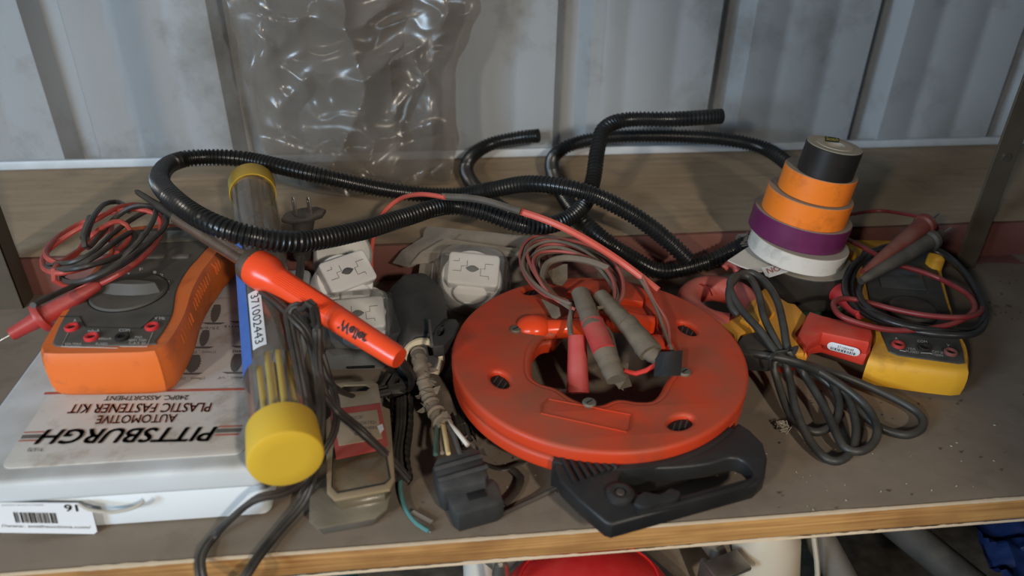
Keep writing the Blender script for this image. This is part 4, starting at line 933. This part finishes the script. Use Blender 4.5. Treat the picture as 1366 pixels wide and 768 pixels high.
# ------------------------------------------------------------------ clamp meter
def clamp_meter():
    t = thing('clamp_meter', 'yellow and red clamp meter with round jaw, lying between reel and roll stack', 'clamp meter')
    mr = M('red_jaw_plastic', (.42, .055, .04), .45, .38, dustcol=(.32, .19, .15), scale=30, bump=.05); mrh = M('red_handle_plastic', (.55, .035, .02), .4, .3, dustcol=(.26, .13, .09), bump=.05); my = M('yellow_body_plastic', (.72, .34, .03), .45, .28, scale=30, bump=.05, dustcol=(.3, .2, .08))
    c = P(962, 404, .03); pts = []
    for k in range(13):
        a = math.radians(-60+310*k/12+10); pts.append(Vector((c.x+math.cos(a)*.027, c.y+math.sin(a)*.031, .026)))
    bm = bmesh.new(); cc = cr(pts, .003); add_tube(bm, cc, .0105, 16, flat=1.15, yup=Vector((0, 0, 1))); bm_obj('jaw', bm, mr, t)
    ptube('jaw_seam', [(928, 377, .036), (944, 383, .0375), (950, 394, .034)], .0006, M('seam_red', (.25, .01, .01), .5, 0), t, step=.002)
    zb = .034
    pp('under_body', [[(962, 432), (990, 405), (1020, 392), (1070, 412), (1078, 440), (1074, 468), (1050, 474), (990, 462), (975, 452)]], .020, .019, mrh, t, .003)
    pp('body', [[(960, 430), (985, 420), (1000, 400), (1020, 382), (1052, 402), (1062, 404), (1077, 420), (1075, 428), (1062, 444), (1078, 470), (1052, 471), (1042, 460), (1010, 440), (990, 446), (983, 462), (978, 445)]], zb, .016, my, t, .0035)
    pp('raised_panel', [[(988, 425), (1003, 400), (1018, 388), (1034, 416), (1022, 424), (1000, 432)]], zb+.004, .006, my, t, .0015)
    pp('switch_disc', [[(984, 460), (990, 448), (1008, 442), (1024, 450), (1040, 466), (1030, 474), (990, 470)]], zb+.002, .016, m_blackpl, t, .002, .004)
    h = pp('handle', [[(1064, 446), (1076, 420), (1080, 414), (1098, 420), (1150, 432), (1163, 437), (1165, 446), (1160, 456), (1098, 443), (1084, 450), (1076, 462)]], zb+.006, .013, mrh, t, .0025)
    lo = pp('handle_side', [[(1070, 450), (1084, 436), (1100, 431), (1160, 446), (1164, 452), (1162, 468), (1156, 472), (1100, 455), (1086, 457), (1078, 468)]], .028, .012, mrh, t, .002)
    zf = W(1100, 450, P(1100, 460, .024).y)
    # barcode sticker on the handle's front
    a, b, cx_ = P(1103, 459, .0275), P(1146, 470, .0275), P(1103, 449, .041)
    X = (b-a); Yv = Vector((0, -.25, 1)).normalized()*.0085; nrm = X.cross(Yv).normalized()
    Mx = frame((a+b)/2+Yv*.35+nrm*.004, X, nrm)
    stk = plate('barcode_sticker', [rrect(X.length, .0085, .004, 6)], Mx, .0006, m_sticker, h, .0001)
    wl = X.length
    text('37100448', Mx @ Vector((-wl*.2, .0003, .0002)), Mx.to_3x3() @ Vector((wl*.5, 0, 0)), Mx.to_3x3() @ Vector((0, .0026, 0)), m_print_dark, stk)
    bars('barcode', Mx @ Vector((-wl*.38, -.0032, .0002)), Mx.to_3x3() @ Vector((wl*.76, 0, 0)), Mx.to_3x3() @ Vector((0, .0028, 0)), [random.choice((1, 1.5, 2.5)) for _ in range(35)], m_print_black, stk)
    tube('red_hook', [P(966, 358, .03), P(972, 352, .034), P(980, 354, .034), P(984, 362, .03)], .0035, mr, t)
    cd_ = [(985, 420, .045), (975, 408, .048), (973, 386, .052), (985, 368, .054), (1003, 364, .054), (1022, 378, .052), (1037, 402, .05), (1045, 434, .046), (1052, 468, .038), (1072, 498, .02), (1098, 540, .012), (1112, 570, .01), (1126, 596, .008), (1146, 602, .008), (1164, 592, .008), (1170, 572, .01), (1158, 545, .012), (1128, 518, .018), (1085, 492, .026), (1043, 476, .036), (1013, 440, .044), (985, 408, .05), (974, 382, .053), (980, 368, .055), (1000, 370, .052), (1012, 392, .05), (1020, 425, .046), (1040, 466, .038), (1052, 500, .022), (1062, 548, .014), (1082, 590, .008), (1108, 614, .006), (1132, 606, .006), (1142, 572, .008), (1130, 530, .012), (1100, 500, .022), (1060, 482, .034), (1020, 474, .036), (984, 470, .030), (995, 478, .026), (1040, 484, .028), (1078, 488, .026), (1106, 505, .018), (1119, 536, .012), (1112, 564, .008), (1086, 576, .006), (1056, 556, .008), (1038, 510, .018), (1034, 482, .03), (1066, 484, .03), (1120, 500, .018), (1182, 526, .01), (1224, 550, .006), (1230, 570, .005), (1206, 580, .005), (1168, 566, .006), (1128, 532, .010), (1090, 500, .018), (1052, 480, .030)]
    mc = M('black_round_flex', (.017, .018, .018), .38, .3, bump=.05, dustcol=(.13, .12, .1))
    ptube('cord', cd_, .0031, mc, t, seg=10, step=.003)
    ptube('tie_wire', [(1028, 492, .03), (1027, 480, .040), (1034, 470, .043), (1048, 468, .043), (1062, 465, .04), (1050, 478, .03), (1034, 488, .024)], .0011, mc, t)
    tube('tie_wire', [P(1056, 466, .042), P(1063, 463, .046), P(1060, 470, .046)], .0015, mc, t)
clamp_meter()

# ------------------------------------------------------------------ yellow multimeter
def yellow_meter():
    t = thing('multimeter', 'yellow-cased multimeter with dark face under coiled leads at right', 'multimeter')
    my = M('yellow_holster', (.74, .38, .025), .45, .25, scale=30, bump=.1, stain=(.2, .09, .02), stain_amt=.5, stain_scale=30, dustcol=(.3, .19, .07)); mg = M('dark_meter_face', (.035, .037, .038), .45, .3, dustcol=(.13, .12, .1))
    zt = .028
    out = [(1166, 448), (1160, 471), (1170, 480), (1282, 495), (1293, 485), (1292, 466), (1280, 440), (1262, 380), (1252, 330), (1244, 322), (1140, 318), (1130, 324), (1134, 350), (1150, 400)]
    zs_ = [(.0, .93), (.004, .985), (.012, 1.0), (.020, 1.0), (.0255, .985), (.028, .955)]
    P0 = cr([P(x, y, zt) for x, y in out], .004, True); cx = sum(p.x for p in P0)/len(P0); cy = sum(p.y for p in P0)/len(P0); bm = bmesh.new(); rg = []
    for z, k in zs_: rg.append([bm.verts.new((cx+(p.x-cx)*k, cy+(p.y-cy)*(k+.01), z)) for p in P0])
    n = len(P0)
    for A, B in zip(rg, rg[1:]):
        for i in range(n): bm.faces.new((A[i], A[(i+1) % n], B[(i+1) % n], B[i]))
    bm.faces.new(rg[0][::-1]); bm.faces.new(rg[-1]); bm_obj('holster', bm, my, t)
    f = pp('face', [[(1177, 447), (1186, 468), (1198, 473), (1280, 484), (1288, 483), (1285, 466), (1262, 400), (1245, 340), (1238, 334), (1152, 330), (1148, 338), (1160, 400)]], zt+.0012, .004, mg, t, .001)
    z = zt+.0012
    pp('display', [[(1168, 352), (1226, 356), (1236, 386), (1176, 382)]], z+.0012, .0016, M('meter_lcd', (.045, .047, .046), .15, .15), f, .0004)
    c = P(1215, 418, z); disc('dial', (c.x, c.y, z), .020, .006, m_blackpl, f, seg=40, bev=.002)
    rd = M('faded_jack_red', (.40, .04, .04), .4, .15); bl = M('jack_dark', (.012, .012, .012), .4, .1)
    jack(P(1198, 460, z+.0006), rd, t, .005); jack(P(1233, 464, z+.0006), bl, t, .005); jack(P(1268, 470, z+.0006), M('dim_jack', (.20, .05, .045), .5, .3), t, .005)
    def T(s, x, y, ww, hh, sl=1.2): ptext(s, (x, y+hh), (x+ww, y+hh+sl), (x-.5, y), z+.0003, m_print_white, f)
    T('A', 1194, 449, 4, 3); T('COM', 1224, 453, 13, 3); T('10A', 1212, 463, 10, 3); T('FUSED', 1209, 466.5, 17, 3, 2); T('CAT III', 1244, 467, 14, 3, 2); T('1000V', 1246, 471, 13, 3, 2); T('V', 1263, 458, 4, 3)
    for l in ([(1200, 467), (1208, 468.5)], [(1228, 470.5), (1240, 471), (1244, 472)]):
        bm = bmesh.new(); add_tube(bm, [P(x, y, z+.0002) for x, y in l], .0002, 5); bm_obj('printed_line', bm, m_print_white, f, False)
    for px in ((1133, 335, .04), (1251, 338, .042)):
        c = P(*px); box('holster_ear', (c.x, c.y, .031), (.012, .016, .022), my, t, bev=.005, seg=4)
yellow_meter()
def right_leads():
    mk = M('black_lead_right', (.012, .012, .013), .32, .2, dustcol=(.1, .09, .08)); mr = M('dark_red_lead', (.20, .014, .018), .4, .2)
    t = thing('test_lead', 'black test lead and probe coiled on the yellow multimeter', 'cable')
    z = .038
    def zp(l, z0, a=.004): return [(x, y, z0+a*math.sin(i*1.1)) for i, (x, y) in enumerate(l)]
    ptube('wire', zp([(1150, 374), (1146, 392), (1160, 412), (1195, 428), (1245, 438), (1292, 440), (1310, 428), (1308, 402), (1290, 368), (1262, 340), (1225, 326), (1185, 328), (1152, 342), (1132, 362), (1127, 388), (1142, 410), (1172, 427), (1215, 440), (1265, 447), (1302, 444), (1314, 425), (1306, 396), (1282, 360), (1250, 336), (1212, 330), (1172, 336), (1146, 352), (1136, 376), (1140, 398), (1162, 418), (1205, 434), (1250, 441), (1290, 446)], z+.004), .0027, mk, t, seg=10)
    a, b = P(1148, 375, .062), P(1256, 312, .080)
    mp = M('black_probe', (.022, .022, .022), .5, .35)
    rod('probe_handle', a, b, [(0, .003), (.15, .0048), (.5, .0066), (.82, .0074), (.84, .0092), (.88, .0092), (.9, .005), (1, .004)], mp, t, 20)
    rod('probe_tip', b, b+(b-a)*.13, [(0, .0012), (1, .0011)], m_steel, t, 10)
    t = thing('test_lead', 'dark red test lead and probe coiled on the yellow multimeter', 'cable')
    ptube('wire', zp([(1150, 362), (1180, 352), (1215, 358), (1250, 370), (1285, 388), (1306, 402), (1308, 416), (1285, 423), (1240, 421), (1195, 413), (1160, 404), (1128, 398), (1112, 404), (1120, 420), (1150, 432), (1190, 440), (1240, 438), (1280, 428), (1300, 412), (1290, 392), (1255, 372)], z+.008, .003), .0023, mr, t, seg=10)
    ptube('wire', [(1128, 318, .045), (1148, 328, .05), (1170, 340, .055)], .0022, mr, t); ptube('wire', [(1128, 287, .05), (1170, 281, .052), (1205, 285, .06), (1238, 292, .075), (1250, 304, .07), (1246, 316, .06)], .0018, mr, t)
    a, b = P(1152, 362, .066), P(1240, 294, .09)
    rod('probe_handle', a, b, [(0, .002), (.2, .0042), (.6, .0068), (.88, .0078), (.9, .0095), (.95, .0095), (1, .005)], M('dark_red_probe', (.13, .018, .012), .5, .3), t, 20)
    rod('probe_tip', b, b+(b-a)*.14, [(0, .0012), (1, .001)], m_steel, t, 10)
    a, b = P(1107, 381, .03), P(1148, 420, .036)
    rod('boot', a, b, [(0, .0045), (.05, .007), (.25, .0088), (.32, .0065), (.6, .0062), (1, .004)], M('bright_red_boot', (.5, .03, .035), .35, .15), t, 20)
right_leads()

# ------------------------------------------------------------------ crumbs
bm = bmesh.new()
for i in range(100):
    if i < 35: x, y = random.gauss(1345, 22), random.gauss(400, 22)
    else: x, y = random.uniform(560, 1366), random.uniform(520, 690)
    p = P(x, y, .0006)
    if p.y < .318 or p.y > .628: continue
    s = random.uniform(.0003, .0009); add_box(bm, p, (s*2.2, s, s), Matrix.Rotation(random.random()*3, 3, 'Z'))
tag(bm_obj('crumbs', bm, M('dark_crumbs', (.05, .04, .03), .9, .2)), 'scattered dark crumbs and droppings on the dusty shelf top', 'debris', None, 'stuff')
bm = bmesh.new()
for i in range(60):
    p = P(random.uniform(640, 1350), random.uniform(560, 680), .0004)
    if .318 < p.y < .6: s = random.uniform(.0003, .0008); add_box(bm, p, (s*2, s, s*.6), Matrix.Rotation(random.random()*3, 3, 'Z'))
tag(bm_obj('pale_flecks', bm, M('pale_fleck', (.45, .42, .36), .9, 0)), 'tiny pale flecks scattered on the dusty shelf top', 'debris', None, 'stuff')
t = thing('lint_tuft', 'small grey tuft of lint on the shelf right of the reel', 'lint'); bm = bmesh.new(); c = P(1045, 570, .003)
for i in range(16): add_tube(bm, cr([c+Vector([random.uniform(-.005, .005), random.uniform(-.005, .005), random.uniform(-.002, .003)]) for _ in range(4)], .002), .0003, 4)
bm_obj('fibres', bm, M('lint', (.3, .27, .22), .9, 0), t)
t = thing('shavings', 'torn grey tape scraps on the shelf between connector and reel', 'scraps'); bm = bmesh.new()
for i in range(12):
    c = P(random.uniform(612, 642), random.uniform(555, 608), random.uniform(.002, .014)); e = [c+Vector([random.uniform(-.006, .006), random.uniform(-.006, .006), random.uniform(-.003, .004)]) for _ in range(4)]
    bm.faces.new([bm.verts.new(v) for v in e])
bm_obj('scrap', bm, M('grey_scraps', (.12, .1, .085), .8, .3), t, False)
t = thing('chip', 'flat grey plastic chip on the shelf left of the square connector', 'chip'); sheet('flake', [(546, 684, .003), (552, 680, .004), (578, 694, .003), (574, 698, .002)], .0012, M('chipgrey', (.13, .115, .1), .7, .3), t)

# ------------------------------------------------------------------ things under the shelf
def below():
    # red rounded case
    t = thing('red_hood', 'red rounded plastic hood seen under the shelf edge', 'plastic hood')
    mr = M('red_gloss_plastic', (.55, .012, .015), .3, .12, bump=.02)
    a = P(700, 775, -.09); b = P(890, 790, -.09); bm = bmesh.new(); c = P(783, 802, -.10)
    bmesh.ops.create_uvsphere(bm, u_segments=40, v_segments=24, radius=1, matrix=Matrix.Translation(c) @ Matrix.Diagonal((.062, .044, .035, 1)))
    for v in bm.verts:
        d = v.co-c; 
        if d.z > 0: v.co.z = c.z+.035*(min(1, d.z/.035))**.85
    bm_obj('hood', bm, mr, t)
    bm = bmesh.new(); pts = [c+Vector((.062*math.cos(x)*.80, .044*math.sin(x)*.80, .0235)) for x in (2*math.pi*k/40 for k in range(40))]; add_tube(bm, pts, .0012, 6, closed=True); bm_obj('seam', bm, mr, t)
    # white bottle
    t = thing('white_bottle', 'dirty white curved plastic bottle standing under the shelf edge', 'bottle')
    mw = M('dirty_white_plastic', (.50, .44, .34), .35, .3, bump=.05, scale=20)
    a = P(1030, 712, -.07); rod('body', (a.x+.012, a.y-.02, -.30), (a.x, a.y+.01, -.055), [(0, .024), (.05, .028), (.75, .027), (.9, .024), (.97, .017), (1, .011)], mw, t, 36)
    bm = bmesh.new(); add_tube(bm, cr([Vector((a.x+.03, a.y-.005, -.07)), Vector((a.x+.042, a.y-.01, -.12)), Vector((a.x+.046, a.y-.02, -.2))], .01), .002, 6); bm_obj('moulded_edge', bm, mw, t)
    # boards and pipes
    mb_ = M('grey_weathered_wood', (.13, .105, .08), .85, .35, scale=30, bump=.4, stain=(.3, .27, .22), stain_amt=.4)
    def stick(name, label, cat, p, q, w_, h_, mat, round_=False):
        A, B = P(*p), P(*q); d = (B-A)
        if round_: o = rod(name, A-d*.3, B+d*.6, [(0, w_), (1, w_)], mat, None, 16)
        else:
            Mx = frame((A+B)/2+d*.15, d, (0, 0, 1)); bm = bmesh.new(); add_box(bm, (0, 0, 0), (d.length*1.9, w_, h_), None, .001, 2); bm.transform(Mx); o = bm_obj(name, bm, mat)
        tag(o, label, cat)
    stick('timber_batten', 'broad grey weathered batten under the shelf right of the red hood', 'batten', (890, 715, -.10), (960, 775, -.13), .045, .012, mb_)
    stick('timber_batten', 'narrower grey batten under the shelf left of the white bottle', 'batten', (950, 712, -.09), (1000, 775, -.12), .026, .012, mb_)
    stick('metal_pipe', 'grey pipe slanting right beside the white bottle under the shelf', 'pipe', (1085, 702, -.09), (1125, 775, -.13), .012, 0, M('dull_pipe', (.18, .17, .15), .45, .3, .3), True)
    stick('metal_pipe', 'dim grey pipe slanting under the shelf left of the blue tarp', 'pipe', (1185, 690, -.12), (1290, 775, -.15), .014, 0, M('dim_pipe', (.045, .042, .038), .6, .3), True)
    c = P(970, 755, -.08); t = thing('metal_bracket', 'small grey metal bracket under the shelf left of the white bottle', 'bracket')
    box('plate', c, (.03, .018, .004), m_steel, t, R=Matrix.Rotation(.3, 3, 'Z')); box('lip', c+Vector((-.013, 0, -.012)), (.004, .018, .026), m_steel, t, R=Matrix.Rotation(.3, 3, 'Z'))
    # blue tarp
    bm = bmesh.new(); n = 24; g = []
    for j in range(n+1):
        row = []
        for i in range(n+1):
            u, v = i/n, j/n; p = P(1285+u*170-30*(1-v)*0+v*60, 672+v*130, -.10-.02*v); p.z += .018*noise.noise(Vector((u*3, v*3, 1)))+.008*noise.noise(Vector((u*9, v*9, 1))); row.append(bm.verts.new(p))
        g.append(row)
    for r0, r1 in zip(g, g[1:]):
        for i in range(n): bm.faces.new((r0[i], r0[i+1], r1[i+1], r1[i]))
    bmesh.ops.solidify(bm, geom=bm.faces[:], thickness=.002)
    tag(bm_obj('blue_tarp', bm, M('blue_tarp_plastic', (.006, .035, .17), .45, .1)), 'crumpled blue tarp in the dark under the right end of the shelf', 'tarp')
    # teal scrap, white pipe and wing nut
    bm = bmesh.new(); n = 12; g = []
    for j in range(n+1):
        g.append([bm.verts.new(P(392+i/n*82+j, 748+j/n*60, -.06)+Vector((0, 0, .008*noise.noise(Vector((i*.3, j*.3, 4)))))) for i in range(n+1)])
    for r0, r1 in zip(g, g[1:]):
        for i in range(n): bm.faces.new((r0[i], r0[i+1], r1[i+1], r1[i]))
    bmesh.ops.solidify(bm, geom=bm.faces[:], thickness=.002); tag(bm_obj('teal_cloth', bm, M('teal_fabric', (.01, .14, .15), .7, .1)), 'teal cloth corner under the shelf below the yellow cap', 'cloth')
    a = P(640, 738, -.07); o = rod('white_pipe', a+Vector((0, .02, .0)), a+Vector((0, -.03, -.12)), [(0, .012), (1, .012)], M('white_pipe_plastic', (.5, .5, .46), .4, .3), None, 20); tag(o, 'short white pipe end under the shelf left of the red hood', 'pipe')
    t = thing('wing_nut', 'grey steel wing nut under the shelf beside the red hood', 'wing nut'); c = P(668, 757, -.045)
    rod('hub', c-Vector((0, 0, .006)), c+Vector((0, 0, .006)), [(0, .006), (1, .0045)], m_steel, t, 14)
    for s_ in (-1, 1):
        plate('wing', [[(0, -.003), (.004*s_, -.003), (.013*s_, .006), (.012*s_, .010), (.007*s_, .009), (0, .003)][::s_]], frame(c, (1, 0, 0), (0, -1, .4)), .002, m_steel, t, .0005)
    rod('bolt', c-Vector((0, 0, .05)), c+Vector((0, 0, .010)), [(0, .0025), (1, .0025)], m_steel, t, 10)
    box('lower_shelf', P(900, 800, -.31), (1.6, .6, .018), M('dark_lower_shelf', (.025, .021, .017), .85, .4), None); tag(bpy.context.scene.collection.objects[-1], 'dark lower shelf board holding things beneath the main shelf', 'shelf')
below()

# put every Empty at the foot of its parts
bpy.context.view_layer.update()
for r in ROOTS:
    pts = [c.matrix_world @ Vector(b) for c in r.children_recursive if c.type == 'MESH' for b in c.bound_box]
    if not pts: continue
    loc = Vector(((min(p.x for p in pts)+max(p.x for p in pts))/2, (min(p.y for p in pts)+max(p.y for p in pts))/2, min(p.z for p in pts)))
    r.location = loc
    for c in r.children: c.matrix_parent_inverse = Matrix.Translation(-loc)
